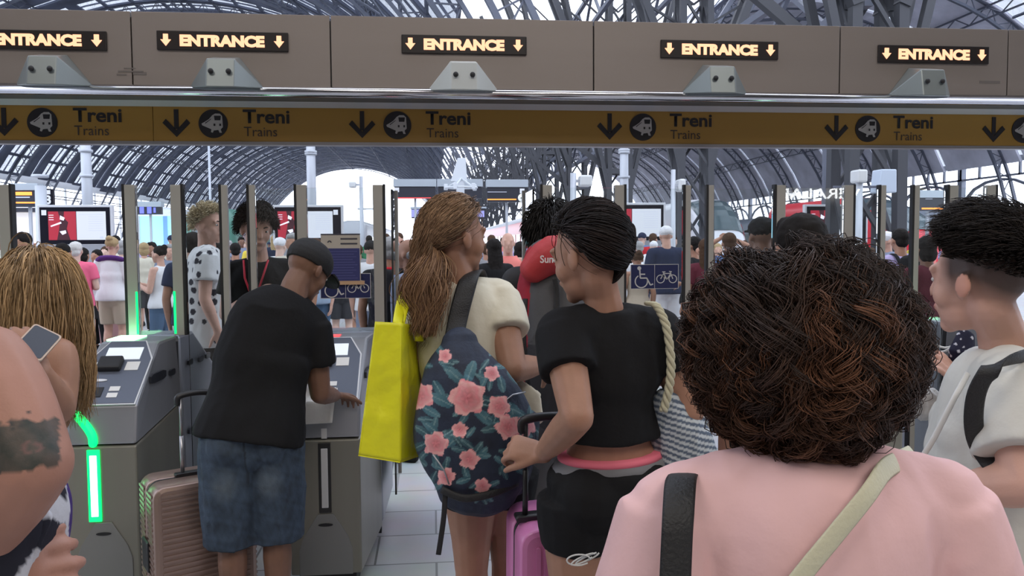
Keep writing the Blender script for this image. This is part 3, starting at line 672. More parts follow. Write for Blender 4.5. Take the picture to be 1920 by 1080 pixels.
# pale box lantern
A = P(1646,361,13); B = P(1683,317,13); r = empty('box_lantern', ((A[0]+B[0])/2,13,0), 'pale blue box shaped loudspeaker on a pole above the right hand crowd', 'loudspeaker')
MB().prism([(A[0]+.02,A[2]),(B[0]-.0,A[2]),(B[0]-.01,B[2]),(A[0]+.06,B[2])], 13, 13.3, 'y').build('box', mat('lantern_blue', (.46,.53,.62), .5), r, bevel=.02)
MB().box((A[0]+.12,13.1,0), (A[0]+.19,13.17,A[2])).build('pole', STEEL, r); MB().box((A[0]+.02,13.05,A[2]+.08), (A[0]-.75,13.1,A[2]+.12)).build('bracket', STEEL, r)
# small spotlight housing on the gate side right: kiosk and hoarding on the left
A = P(18,470,24); B = P(73,398,24); r = empty('shop_kiosk', ((A[0]+B[0])/2,25,0), 'white lit kiosk with red stripes at the far left', 'kiosk')
MB().box((A[0]-.5,24,0), (B[0],26,B[2])).build('body', mat('kiosk_white', (.78,.76,.76), .5, emit=.5, ecol=(1,.95,.95)), r, bevel=.02)
KR = mat('kiosk_red', (.7,.03,.08), .5)
for k in range(3): MB().box((A[0]+.1,23.98,1.35+k*.14), (B[0]-.03,23.999,1.41+k*.14)).build('red_stripe', KR, r)
MB().box((A[0]-.6,23.7,B[2]), (B[0]+.1,26,B[2]+.12)).build('roof_slab', BRD, r)
A = P(254,470,31); B = P(332,405,31); r = empty('lit_hoarding', ((A[0]+B[0])/2,31,0), 'pale cyan lit hoarding behind the woman in the white top', 'hoarding')
MB().box((A[0],31,0), (B[0],31.2,B[2])).build('panel', mat('hoarding_cyan', (.35,.72,.85), .5, emit=.75, ecol=(.42,.82,.95)), r)
for (a, b, m_) in ((254,262,WHT), (306,314,mat('hoarding_blue', (.15,.35,.85), .5, emit=.5, ecol=(.25,.45,.95))), (326,332,WHT)):
    MB().box((P(a,430,30.97)[0],30.97,0), (P(b,430,30.97)[0],30.999,B[2])).build('stripe', m_, r)
# ---- trains
TW = mat('train_white', (.66,.67,.70), .3, metal=.1); TR = mat('train_red', (.62,.02,.035), .28); TG = mat('train_green', (.07,.20,.15), .35); TGY = mat('train_grey', (.30,.34,.40), .35, metal=.2)
TGL = mat('train_glass', (.05,.08,.09), .08, spec=1.0); TB = mat('train_underframe', (.04,.04,.045), .7); TCY = mat('train_teal', (.12,.42,.42), .35); HL = mat('headlight', (1,1,.9), .3, emit=2.5)
def train(px, Y, lb, base, band, nose, ln=95, h=3.95, w_=1.42, roofm=None, ws=(.42,.80), slope=1.0):
    x = P(px,440,Y)[0]; zb = -.75
    r = empty('train', (x,Y,-1.1), lb, 'train', None)
    st = []; n = 22
    for t in np.linspace(0, 1, 12): 
        k = math.sin(t*PI/2)**slope; st.append((Y+nose*t, zb+.35+(h-zb-.35)*(.16+.84*k) if nose > 2 else zb+.35+(h-zb-.35)*(.62+.38*k), w_*(.62+.38*math.sin(t*PI/2)**.7)))
    st += [(Y+nose+k*ln/4., h, w_) for k in range(1, 5)]
    def ring(y, top, hw):
        pts = []
        for j in range(n):
            a = 2*PI*j/n; c, s_ = math.cos(a), math.sin(a); e = .45
            pts.append((x+hw*abs(c)**e*(1 if c >= 0 else -1), y, (top+zb)/2+(top-zb)/2*abs(s_)**e*(1 if s_ >= 0 else -1)))
        return pts
    vs = []; fs = []; mi = []
    for q in st: vs += ring(*q)
    for i in range(len(st)-1):
        for j in range(n):
            a, b, c, d = i*n+j, (i+1)*n+j, (i+1)*n+(j+1)%n, i*n+(j+1)%n
            z = (vs[a][2]+vs[c][2])/2; fs.append((a,b,c,d)); mi.append(2 if z < -.2 else 1 if z < 1.1 else (3 if z > h-.45 else 0))
    mb = MB(); mb.v = vs; mb.f = fs+[tuple(range(n))[::-1]]; mb.m = mi+[1]; mb.sm = [True]*len(fs)+[False]
    mb.build('body', [base, band, TB, roofm or base], r)
    # windscreen: a skin just proud of the nose
    w2 = MB(); V2 = []; K = 0
    lo, hi = (.30,.78) if nose > 2 else (0.0,.35)
    ts = [t for t in range(len(st)) if st[t][0] < Y+nose*1.0]
    for i in range(len(ts)-1):
        for j in range(n):
            q = [vs[i*n+j], vs[(i+1)*n+j], vs[(i+1)*n+(j+1)%n], vs[i*n+(j+1)%n]]
            zc = sum(p[2] for p in q)/4; tc = (sum(p[1] for p in q)/4-Y)/nose; xc = sum(p[0] for p in q)/4
            if nose > 2 and lo < tc < hi and zc > 1.4 and abs(xc-x) < w_*.80: w2.add([(p[0]+(p[0]-x)*.012, p[1]-.03, p[2]+.03) for p in q], [(0,1,2,3)], 0, True)
    if nose <= 2:
        y0 = Y-.02; w2.prism([(x-w_*.5,1.75),(x+w_*.5,1.75),(x+w_*.46,2.6),(x-w_*.46,2.6)], y0-.03, y0+.6, 'y')
    w2.build('windscreen', TGL, r)
    for s in (-1,1):
        zz = .75; MB().ell((x+s*w_*.48, Y+(.12 if nose <= 2 else nose*.10), zz), (.16,.12,.09)).build('headlight', HL, r)
        for k in range(int(ln/4.2)-1):
            y0 = Y+nose+1.2+k*4.0; MB().box((x+s*(w_-.01)-.02,y0,1.45), (x+s*(w_-.01)+.02,y0+2.9,2.35)).build('side_window', TGL, r)
    for k in range(3):
        MB().box((x-1.1,Y+nose+1+k*ln*.3,-1.1), (x+1.1,Y+nose+3.2+k*ln*.3,zb+.15)).build('bogie', TB, r)
    return x
xs = [train(283, 50, 'pale train with a cyan band behind the left crowd', TW, TCY, 1.6),
      train(384, 46, 'green locomotive standing behind the man in the floral shirt', TG, TG, 1.4, ln=24, h=3.75),
      train(660, 80, 'distant white and green train beside the bright exit', TW, TCY, 1.6),
      train(1078, 50, 'red and white train right of the ponytail woman', TR, TW, 1.8, roofm=TW),
      train(1375, 39, 'white high speed train with a teal windscreen', TW, TW, 4.5, slope=.75, ws=(.3,.8)),
      train(1800, 33, 'red high speed train with a long sloped windscreen', TR, TR, 9.0, ln=8, slope=.8),
      train(1890, 44, 'grey blue train at the far right behind the undercut head', TGY, TGY, 5.0, slope=.7)]
_xs = sorted(xs); ed = [-58]+[v for x in _xs for v in (x-1.75, x+1.75)]+[54]
for i in range(0, len(ed), 2):
    if ed[i+1]-ed[i] > .6:
        structure('platform_slab', MB().box((ed[i],44.2,-1.1), (ed[i+1],290,0)), PLAT)
# ------------------------------------------------------------------ people kit
A3 = lambda *a: np.array(a, float)
ZUP = A3(0,0,1)
def lerp(a, b, t): return a+(b-a)*t
def vol(mb, name, material, parent=None, voxel=.006, smooth=4, post=None, paint=None, fac=.5, keep=True):
    """weld overlapping lofts into ONE continuous skin (voxel remesh), smooth it, optionally shape and colour its vertices"""
    o = mb.build(name, material)
    for q in o.data.polygons: pass
    r = o.modifiers.new('r', 'REMESH'); r.mode = 'VOXEL'; r.voxel_size = voxel; r.use_smooth_shade = True
    if smooth: s = o.modifiers.new('s', 'SMOOTH'); s.factor = fac; s.iterations = smooth
    me = bake(o); bpy.data.objects.remove(o)
    me.name = name; me.materials.clear()
    for m_ in (material if isinstance(material, (list, tuple)) else [material]): me.materials.append(m_)
    if len(me.polygons): me.polygons.foreach_set('use_smooth', [True]*len(me.polygons)); me.polygons.foreach_set('material_index', [0]*len(me.polygons))
    if post or paint:
        n = len(me.vertices); co = np.empty(n*3); me.vertices.foreach_get('co', co); co = co.reshape(-1,3)
        no = np.empty(n*3); me.vertices.foreach_get('normal', no); no = no.reshape(-1,3)
        if paint: setcol(me, paint(co, no))
        if post: me.vertices.foreach_set('co', post(co, no).ravel())
    me.update()
    if not keep: return me
    o = bpy.data.objects.new(name, me); col.objects.link(o); attach(o, parent); return o
def setcol(me, c):
    a = me.color_attributes.new('Col', 'FLOAT_COLOR', 'POINT'); n = len(me.vertices)
    c4 = np.ones((n,4)); c4[:,:3] = c; a.data.foreach_set('color', c4.ravel().astype(np.float32))
def noise(co, f, seed=0, oct=3):
    r = np.random.RandomState(seed); v = np.zeros(len(co)); a = 1.0
    q = co*f
    for o in range(oct):
        for k in range(3):
            d = r.normal(size=3); d /= np.linalg.norm(d); e = r.normal(size=3); e /= np.linalg.norm(e)
            v += a*np.sin(q@d*2.1+1.7*np.sin(q@e*1.3+r.rand()*6)+r.rand()*6)/3
        q = q*2.03; a *= .5
    return v
def folds(amp=.005, f=14, seed=0, stretch=(1,1,.45), ridged=True):
    s_ = np.array(stretch)
    def fn(co, no):
        v = noise(co*s_, f, seed, 3); v = (1-2*np.abs(v))*.6 if ridged else v
        return co+no*(v*amp)[:,None]
    return fn
SKIN = {k: mat('skin_'+k, c, .5, bump=.05, bscale=250, spec=.35, var=.08, vscale=18) for k, c in
        {'light': (.56,.33,.25), 'pale': (.62,.42,.34), 'tan': (.36,.19,.125), 'brown': (.20,.105,.07), 'deep': (.10,.055,.04)}.items()}
EYEW = mat('eye_white', (.6,.58,.55), .3); EYED = mat('eye_dark', (.02,.012,.01), .2); LIP = mat('lips', (.38,.17,.13), .45); BROW = mat('brow', (.04,.025,.02), .8)
def frame(f, side=None, roll=0.0):
    f = _unit(np.array(f, float)); s = _unit(np.cross(f, ZUP)); u = np.cross(s, f)
    if roll: s, u = s*math.cos(roll)+u*math.sin(roll), u*math.cos(roll)-s*math.sin(roll)
    return s, f, u
def ellf(mb, c, r, fr, n=12):
    s, f, u = fr; M = Matrix(((s[0],f[0],u[0]),(s[1],f[1],u[1]),(s[2],f[2],u[2]))); mb.ell(c, r, M, n)
def hp(c, fr, x, y, z, g=1): return c+(fr[0]*x+fr[1]*y+fr[2]*z)*g
def head_vol(mb, c, fr, g=1.0, detail=True):
    E = lambda x,y,z,a,b,d: ellf(mb, hp(c,fr,x,y,z,g), (a*g,b*g,d*g), fr, 16)
    E(0,-.014,.032, .074,.094,.088); E(0,.03,.0, .062,.060,.078); E(0,.038,-.055, .048,.048,.052); E(0,.064,-.092, .022,.02,.02)
    for s in (-1,1):
        E(s*.036,.050,-.026, .026,.028,.032)
        if detail: E(s*.075,-.006,-.010, .009,.016,.028); E(s*.081,-.013,-.004, .006,.017,.025)
        E(s*.030,.072,.030, .028,.012,.012); E(s*.031,.0725,.016, .016,.010,.007); E(s*.031,.072,-.003, .015,.009,.006)
    mb.tube([hp(c,fr,0,.084,.018,g), hp(c,fr,0,.099,-.016,g), hp(c,fr,0,.094,-.026,g)], [.007*g,.010*g,.013*g], 8)
    E(0,.083,-.053, .024,.012,.013)
def face_parts(c, fr, parent, g=1.0, browc=None):
    for s in (-1,1):
        mb = MB(); ellf(mb, hp(c,fr,s*.031,.0765,.0075,g), (.012*g,.007*g,.0065*g), fr, 10); e = mb.build('eye', EYEW, parent)
        mb = MB(); ellf(mb, hp(c,fr,s*.031,.0815,.0075,g), (.0055*g,.0035*g,.0055*g), fr, 10); mb.build('iris', EYED, e)
        mb = MB(); mb.tube([hp(c,fr,s*.016,.087,.029,g), hp(c,fr,s*.032,.084,.034,g), hp(c,fr,s*.048,.074,.028,g)], [.003*g,.0035*g,.002*g], 6); mb.build('eyebrow', browc or BROW, parent)
    mb = MB(); mb.tube([hp(c,fr,-.021,.085,-.054,g), hp(c,fr,0,.0945,-.053,g), hp(c,fr,.021,.085,-.054,g)], [.002*g,.0045*g,.002*g], 6); mb.build('mouth', LIP, parent)
def hand_vol(mb, w, d, nrm, left, curl=.35, g=1.0, spread=.12, thumb=.7, tcurl=.3):
    """w wrist, d direction of the palm, nrm the way the palm faces; fingers curl towards nrm"""
    d = _unit(np.array(d, float)); n = np.array(nrm, float); n = _unit(n-d*np.dot(n,d)); s = np.cross(d, n)*(1 if left else -1)   # s points to the thumb side
    mb.tube([w-d*.01*g, w+d*.03*g, w+d*.085*g], [.028*g,.036*g,.040*g], 12, flat=[.019*g,.017*g,.014*g], side=s, roundcap=True)
    spec = [(.031,.070,.0088), (.010,.078,.0092), (-.011,.072,.0088), (-.031,.056,.0078)]
    for k, (off, ln, r) in enumerate(spec):
        p = w+d*.086*g+s*off*g; dd = _unit(d+s*(off/.03)*spread); pts = [p-d*.015*g]; c = 0; pts.append(p)
        for q, fr_ in enumerate((.45,.32,.23)):
            c += curl*(1.0 if q else .8)*(1+.08*k); v = dd*math.cos(c)+n*math.sin(c); pts.append(pts[-1]+v*ln*fr_*g*1.12)
        mb.tube(pts, [r*g*1.1, r*g, r*g*.98, r*g*.9, r*g*.78], 8, sub=3, roundcap=True)
    p = w+d*.022*g+s*.024*g; td = _unit(d*.62+s*thumb+n*.25); q1 = p+td*.04*g; td2 = _unit(td*(1-tcurl)+d*tcurl*.8+n*tcurl*.6); q2 = q1+td2*.032*g; q3 = q2+_unit(td2+n*tcurl*.5)*.024*g
    mb.tube([p-td*.012*g, q1, q2, q3], [.0145*g,.012*g,.0105*g,.0085*g], 8, sub=3, roundcap=True)
    return s
def foot_vol(mb, an, f, g=1.0, r=1.0):
    f = _unit(A3(f[0], f[1], 0)); s = np.cross(f, ZUP)
    z0 = an[2]
    mb.tube([an-f*.045*g+A3(0,0,-.045*g), an+f*.03*g+A3(0,0,-.04*g), an+f*.12*g+A3(0,0,-.058*g), an+f*.17*g+A3(0,0,-.066*g)], [.033*g*r,.038*g*r,.044*g*r,.036*g*r], 12, flat=[.038*g*r,.042*g*r,.026*g*r,.018*g*r], side=s, roundcap=True)
def std_pose(H=1.72, x=0, y=0, yaw=0, sex='f', arms='down', stance=.0, lean=0.0, head_turn=0.0, nod=0.0):
    g = H/1.72; F = A3(-math.sin(yaw), math.cos(yaw), 0); R = A3(math.cos(yaw), math.sin(yaw), 0); O = A3(x,y,0)
    L = lambda a,b,c: O+(R*a+F*b+ZUP*c)*g
    sw = .185 if sex == 'm' else .165
    J = dict(g=g, sex=sex, F=F, R=R, pel=L(0,0,.93), chest=L(0,.01+lean*.3,1.27), neck=L(0,-.01+lean*.5,1.455), head=L(0,.025+lean*.6,1.60),
             shL=L(-sw,-.01+lean*.45,1.40), shR=L(sw,-.01+lean*.45,1.40), hipL=L(-.085,0,.90), hipR=L(.085,0,.90),
             knL=L(-.095,.03+stance*.3,.49), knR=L(.095,.03-stance*.3,.49), anL=L(-.10,-.02+stance,.085), anR=L(.10,-.02-stance,.085))
    t = yaw+head_turn; J['hf'] = A3(-math.sin(t), math.cos(t), nod)
    for s, k in ((-1,'L'), (1,'R')):
        if arms == 'down': el, wr = L(s*(sw+.055),-.03,1.12), L(s*(sw+.05),.04,.87)
        elif arms == 'phone': el, wr = L(s*(sw+.045),.02,1.12), L(s*.06,.27,1.18)
        elif arms == 'up': el, wr = L(s*(sw+.14),.12,1.52), L(s*.07,.22,1.66)
        elif arms == 'one':
            if s > 0: el, wr = L(s*(sw+.05),.0,1.12), L(s*.10,.26,1.12)
            else: el, wr = L(s*(sw+.06),-.03,1.12), L(s*(sw+.06),.02,.87)
        elif arms == 'hips': el, wr = L(s*(sw+.17),-.06,1.14), L(s*.16,.03,1.0)
        J['el'+k] = el; J['wr'+k] = wr
    return J
def ext(a, b, t): return b+_unit(b-a)*t
def torso_st(J, hem=None, grow=0.0, loose=0.0, top=True, shw=0.0):
    g = J['g']; f = J['sex'] == 'f'; fat = J.get('fat', 1.0)
    pel, ch, nk = J['pel'], J['chest'], J['neck']; hs = _unit(J['hipR']-J['hipL']); ss = _unit(J['shR']-J['shL'])
    d = _unit(ch-pel); wa = lerp(pel, ch, .52)
    st = [(pel-d*.06*g, .150 if f else .145, .105, hs), (pel+d*.03*g, .168 if f else .158, .112, hs), (wa, .122 if f else .143, .088 if f else .10, lerp(hs,ss,.5)),
          (lerp(wa,ch,.6), .128 if f else .152, .098, lerp(hs,ss,.75)), (ch, .140 if f else .165, .108, ss), (lerp(ch,nk,.55), .138 if f else .165, .092, ss), (lerp(ch,nk,.85), .095 if f else .105, .068, ss), (nk, .055, .055, ss)]
    out = []
    for i, (p, a, b, s) in enumerate(st):
        k = grow+(loose if 1 <= i <= 3 else 0)
        if i in (2,3): a *= J.get('waistf', 1.0)
        out.append((p, (a*fat+k)*g, (b*fat+k)*g, s))
    return out
def body_vol(J, hands=True, feet=True, head=True, handargs={}):
    mb = MB(); g = J['g']; f = J['sex'] == 'f'; fat = J.get('fat', 1.0); am = J.get('arm', 1.0)
    st = torso_st(J, grow=-.010); mb.tube([s[0] for s in st], [s[1] for s in st], 18, flat=[s[2] for s in st], side=[s[3] for s in st], sub=3, roundcap=True)
    fr = frame(J['hf'], roll=J.get('roll', 0))
    nt = hp(J['head'], fr, 0, -.022, -.05, g)
    mb.tube([J['neck']-ZUP*.03*g, lerp(J['neck'], nt, .5), nt], [(.056 if f else .062)*g, (.046 if f else .056)*g, (.048 if f else .056)*g], 12, roundcap=True)
    if head: head_vol(mb, J['head'], fr, g)
    for k in 'LR':
        sh, el, wr, hip, kn, an = [J[n+k] for n in ('sh','el','wr','hip','kn','an')]
        mb.tube([J['neck']-ZUP*.04*g, lerp(J['neck'], sh, .5)-ZUP*.02*g, sh-ZUP*.006*g], [.040*g,.038*g,.044*g], 10, roundcap=True)
        a = g*am
        mb.tube([sh, lerp(sh,el,.3), lerp(sh,el,.7), el], [.045*a,.047*a,.043*a,.038*a], 12, sub=2, roundcap=True)
        mb.tube([el, lerp(el,wr,.3), lerp(el,wr,.75), wr], [.038*a,.039*a,.030*a,.024*g], 12, sub=2, roundcap=True)
        t = g*(1.03 if f else 1.0)*J.get('leg', 1.0)
        mb.tube([hip-ZUP*.01, lerp(hip,kn,.15), lerp(hip,kn,.35), lerp(hip,kn,.7), kn], [.06*t,.078*t,.080*t,.062*t,.052*t], 14, sub=2, roundcap=True)
        back = -J['F']*.012*g
        mb.tube([kn, lerp(kn,an,.3)+back, lerp(kn,an,.65), an], [.050*t,.054*t,.042*t,.034*g], 12, sub=2, roundcap=True)
        if feet: foot_vol(mb, an, J['F'], g)
        if hands:
            ha = handargs.get(k, {}); d = ha.get('d'); d = d if d is not None else _unit(wr-el)
            n = ha.get('n'); n = n if n is not None else (J['R']*(1 if k == 'L' else -1))
            hand_vol(mb, wr, d, n, k == 'L', ha.get('curl', .35), g*ha.get('s', .97), thumb=ha.get('thumb', .7), tcurl=ha.get('tcurl', .3))
    for s in ((-1,1) if True else ()):
        ellf(mb, hp(J['pel'], (J['R'],J['F'],ZUP), s*.07, -.055, -.02, g), (.070*g*fat,.060*g*fat,.075*g), (J['R'],J['F'],ZUP))
        if f: ellf(mb, hp(J['chest'], (J['R'],J['F'],ZUP), s*.07, .070, -.01, g), (.056*g,.048*g,.055*g), (J['R'],J['F'],ZUP))
    return mb
def shirt_vol(J, hem=-.02, sleeve=.55, grow=.014, loose=.016, neckdrop=.0, sl_grow=.016, tank=False):
    """hem: metres below the hip station the shirt ends (negative: above)"""
    mb = MB(); g = J['g']; f = J['sex'] == 'f'; am = J.get('arm', 1.0)
    st = torso_st(J, grow=grow, loose=loose); d = _unit(J['chest']-J['pel'])
    if hem >= 0: pts = [(J['pel']-d*hem*g, st[1][1]+.016, st[1][2]+.022, st[0][3]), (st[1][0], st[1][1]+.010, st[1][2]+.014, st[1][3])]+st[2:]
    else:
        h = J['pel']-d*hem*g; pts = [(h, (st[2][1]+st[1][1])/2, (st[2][2]+st[1][2])/2, st[2][3])]+[s for s in st[2:] if np.dot(s[0]-h, d) > .03]
    nk = pts[-1]; pts[-1] = (nk[0]-ZUP*(.004+neckdrop)*g, .072*g, .066*g, nk[3])
    mb.tube([s[0] for s in pts], [s[1] for s in pts], 20, flat=[s[2] for s in pts], side=[s[3] for s in pts], sub=3)
    for k in 'LR':
        sh, el = J['sh'+k], J['el'+k]
        if tank:
            mb.tube([lerp(J['neck'], sh, .55)-ZUP*.12*g-J['F']*.05, lerp(J['neck'], sh, .52)+ZUP*.018*g, lerp(J['neck'], sh, .55)-ZUP*.12*g+J['F']*.06], [.02*g]*3, 8, flat=[.03*g]*3, side=J['R'], sub=3); continue
        mb.tube([J['neck']-ZUP*.050*g, lerp(J['neck'], sh, .35)-ZUP*.020*g, lerp(J['neck'], sh, .7)-ZUP*.012*g, sh-ZUP*.004], [.052*g,.056*g,.059*g,.060*g*am**.5], 14, roundcap=True)
        mb.tube([lerp(J['neck'], J['chest'], .45), lerp(lerp(J['neck'],J['chest'],.45), sh, .6), lerp(sh, el, .16)], [.08*g,.078*g,.060*g*am**.5], 14, roundcap=True)
        e = lerp(sh, el, sleeve); q = (.052*am+sl_grow)*g
        if sleeve <= 1: mb.tube([sh, lerp(sh,e,.5), e], [q*.90, q*.98, q], 16, sub=2)
        else:
            wr = J['wr'+k]; mb.tube([sh, lerp(sh,el,.5), el, lerp(el,wr,.55), lerp(el,wr,.93)], [q,q*.95,q*.82,q*.75,q*.6], 14, sub=2)
    for s in (-1,1):
        if f: ellf(mb, hp(J['chest'], (J['R'],J['F'],ZUP), s*.07, .078, -.01, g), (.068*g,.06*g,.066*g), (J['R'],J['F'],ZUP))
    return mb
def bottom_vol(J, kind='shorts', grow=.014, length=.75, wide=1.0, waist=.10):
    mb = MB(); g = J['g']; st = torso_st(J, grow=grow); d = _unit(J['chest']-J['pel'])
    top = J['pel']+d*waist*g; k = min(1, waist/.17); tw = lerp(np.array([st[1][1],st[1][2]]), np.array([st[2][1],st[2][2]]), k)
    mb.tube([J['pel']-d*.05*g, st[1][0], top], [st[1][1]*.97, st[1][1], tw[0]], 18, flat=[st[1][2]*.97, st[1][2], tw[1]], side=st[1][3], sub=2)
    for s in (-1,1): ellf(mb, hp(J['pel'], (J['R'],J['F'],ZUP), s*.07, -.055, -.02, g), (.085*g+grow,.075*g+grow,.09*g+grow), (J['R'],J['F'],ZUP))
    ellf(mb, J['pel']-d*.06*g, (.115*g,.122*g,.10*g), (J['R'],J['F'],ZUP))
    if kind in ('shorts','trousers'):
        for s in 'LR':
            hip, kn, an = J['hip'+s], J['kn'+s], J['an'+s]; t = g*J.get('leg', 1.0)
            if kind == 'shorts': e = lerp(hip, kn, length); mb.tube([hip, lerp(hip,e,.5), e], [.092*t+grow,(.085*t+grow)*wide,(.074*t+grow)*wide], 16, sub=2)
            else: mb.tube([hip, lerp(hip,kn,.5), kn, lerp(kn,an,.5), lerp(kn,an,.95)], [.092*t+grow,(.078*t+grow)*wide,(.060*t+grow)*wide,(.054*t+grow)*wide,(.050*t+grow)*wide], 14, sub=2)
    else:
        m = (J['knL']+J['knR'])/2; e = lerp(J['pel'], m, length)
        mb.tube([J['pel'], lerp(J['pel'],e,.5), e], [.175*g+grow,.19*g*wide+grow,.21*g*wide+grow], 20, flat=[.12*g+grow,.135*g*wide,.15*g*wide], side=J['R'], sub=2)
    return mb
def shoes(J, material, parent, voxel=.008):
    for s in 'LR':
        mb = MB(); foot_vol(mb, J['an'+s], J['F'], J['g'], 1.16); an = J['an'+s]
        mb.tube([an-ZUP*.03, an+ZUP*.01], [.044*J['g']]*2, 12)
        vol(mb, 'shoe', material, parent, voxel, 2)

# ---- hair made of strands
def strands_mesh(name, Pn, rad, colr, material, parent, extra=None, sides=3):
    """Pn (n,K,3) strand points; rad (n,K); colr (n,3)"""
    n, K, _ = Pn.shape
    T = np.gradient(Pn, axis=1); T /= np.linalg.norm(T, axis=2, keepdims=True)+1e-9
    ref = np.zeros_like(T); ref[...,0] = .3; ref[...,1] = .9; ref[...,2] = .25
    X = np.cross(T, ref); X /= np.linalg.norm(X, axis=2, keepdims=True)+1e-9; Y = np.cross(T, X)
    V = np.empty((n, K, sides, 3))
    for j in range(sides):
        a = 2*PI*j/sides; V[:,:,j] = Pn+(X*math.cos(a)+Y*math.sin(a))*rad[...,None]
    V = V.reshape(-1,3); i = np.arange(n)[:,None,None]*K*sides; k = np.arange(K-1)[None,:,None]*sides; j = np.arange(sides)[None,None,:]; j2 = (j+1) % sides
    F = np.stack([i+k+j, i+k+j2, i+k+sides+j2, i+k+sides+j], -1).reshape(-1,4)
    C = np.repeat(colr, K*sides, 0)
    if extra is not None:
        ev, ef, ec = extra; F2 = [tuple(q+len(V) for q in f) for f in ef]; V = np.concatenate([V, ev]); C = np.concatenate([C, np.tile(ec, (len(ev),1))])
    else: F2 = []
    me = bpy.data.meshes.new(name); nf = len(F); lens = [4]*nf+[len(f) for f in F2]
    loops = np.concatenate([F.ravel()]+[np.array(f) for f in F2]) if F2 else F.ravel()
    me.vertices.add(len(V)); me.vertices.foreach_set('co', V.ravel())
    me.loops.add(len(loops)); me.loops.foreach_set('vertex_index', loops.astype(np.int32))
    me.polygons.add(len(lens)); st = np.concatenate([[0], np.cumsum(lens)[:-1]]); me.polygons.foreach_set('loop_start', st.astype(np.int32))
    me.polygons.foreach_set('use_smooth', np.ones(len(lens), bool)); me.update(calc_edges=True); me.validate()
    setcol(me, C); me.materials.append(material)
    o = bpy.data.objects.new(name, me); col.objects.link(o); attach(o, parent); return o
HAIR = mat('hair', (.1,.05,.03), .55, vcol=True, spec=.3)
def scalp(n, seed, low=-.35, front=.30, cut=-.02):
    r = np.random.RandomState(seed); out = []
    while len(out) < n:
        v = r.normal(size=(n,3)); v /= np.linalg.norm(v, axis=1, keepdims=True)
        x, y, z = v.T
        ok = (z > low-.45*np.clip(-y,0,1)) & ~((y > front) & (z < .42)) & ~((np.abs(x) > .7) & (z < -.06) & (y > -.28)) & ~((y > -.1) & (z < cut+.8*y))
        out += list(v[ok])
    return np.array(out[:n])
def pushout(p, E, soft=1.0):
    for (c, r, fr, *k) in E:
        B = np.stack(fr, 1); q = (p-c)@B/np.array(r); L = np.linalg.norm(q, axis=1); ins = L < 1
        if ins.any(): q[ins] /= L[ins][:,None]+1e-9; p[ins] = c+(q[ins]*np.array(r))@B.T
    return p
def flow_hair(parent, J, n, length, K=14, seed=0, field=None, colf=None, r0=.0011, g_=.25, lift=.012, wave=(.0,.0), E=None, cap=.004, low=-.35, lenvar=.25, tip=.25, front=.3, d0=.8, cut=-.02, core_low=None):
    """strands leave the scalp, follow a field and are kept outside the head and body"""
    g = J['g']; fr = frame(J['hf'], roll=J.get('roll', 0)); c = hp(J['head'], fr, 0, -.014, .034, g); R3 = np.array([.080,.100,.096])*g
    rr = np.random.RandomState(seed+1); D = scalp(n, seed, low=low, front=front, cut=cut); B = np.stack(fr, 1)
    p = c+(D*R3)@B.T; d = (D/R3); d = (d/np.linalg.norm(d, axis=1, keepdims=True))@B.T; d = d*d0
    ln = length*g*(1-lenvar*rr.rand(n)) if np.isscalar(length) else length(D, rr)*g
    step = (ln/(K-1))[:,None]; pts = [p.copy()]; lay = 1+lift*rr.rand(n)/.08
    heads = [(c, R3*1.02, fr)]
    for k in range(K-1):
        tgt = field(p, D, k, fr) if field else np.tile(-ZUP, (n,1))
        d = d*(1-g_)+tgt*g_+rr.normal(size=(n,3))*.03; d /= np.linalg.norm(d, axis=1, keepdims=True)+1e-9
        p = p+d*step
        q = (p-c)@B/R3; L = np.linalg.norm(q, axis=1); ins = L < lay
        q[ins] *= (lay[ins]/(L[ins]+1e-9))[:,None]; pn = c+(q*R3)@B.T
        dn = pn-pts[-1]; p = pn
        if E: p = pushout(p.copy(), E)
        d = p-pts[-1]; d /= np.linalg.norm(d, axis=1, keepdims=True)+1e-9
        pts.append(p.copy())
    Pn = np.stack(pts, 1)
    if wave[0]:
        t = np.linspace(0, 1, K)[None,:]; ph = rr.rand(n)[:,None]*6.28; s = ln[:,None]*t
        cl = noise(Pn[:,0], 30, seed)[:,None]*2
        o1 = np.sin(s*6.28/wave[1]+ph*.35+cl)*wave[0]*t**.5; o2 = np.cos(s*6.28/wave[1]+ph*.35+cl)*wave[0]*t**.5
        Pn = Pn+o1[...,None]*fr[0]+o2[...,None]*fr[1]
    rad = np.tile(r0*(1-(1-tip)*np.linspace(0,1,K)**2)[None,:], (n,1))*(.7+.6*rr.rand(n))[:,None]
    Cc = colf(Pn, D, rr)
    cm_ = MB(); ellf(cm_, c, R3*1.03, fr, 32)
    ev = np.array(cm_.v); loc = (ev-c)@B/R3; keep = ~((loc[:,1] > front-.02) & (loc[:,2] < .40)) & ~((loc[:,1] > -.1) & (loc[:,2] < cut+.8*loc[:,1])) & ((loc[:,2] > low-.45*np.clip(-loc[:,1],0,1)) if core_low is None else (loc[:,2] > core_low))
    ev[~keep] = c+(ev[~keep]-c)*.72
    return strands_mesh('hair', Pn, rad, Cc, HAIR, parent, (ev, cm_.f, Cc.mean(0)*.8))
def hcol(a, b, spread=.25):
    a = np.array(a); b = np.array(b)
    def f(Pn, D, rr):
        t = np.clip(.5+.5*noise(Pn[:,0], 22, 5)+.3*rr.normal(size=len(Pn)), 0, 1)[:,None]
        return (a*(1-t)+b*t)*(1+spread*rr.normal(size=(len(Pn),1))).clip(.4,1.8)
    return f
def strap_mesh(name, pts, wd, th, material, parent, side, sub=6):
    mb = MB(); mb.tube(pts, wd, 10, flat=th, side=side, sub=sub); return mb.build(name, material, parent)
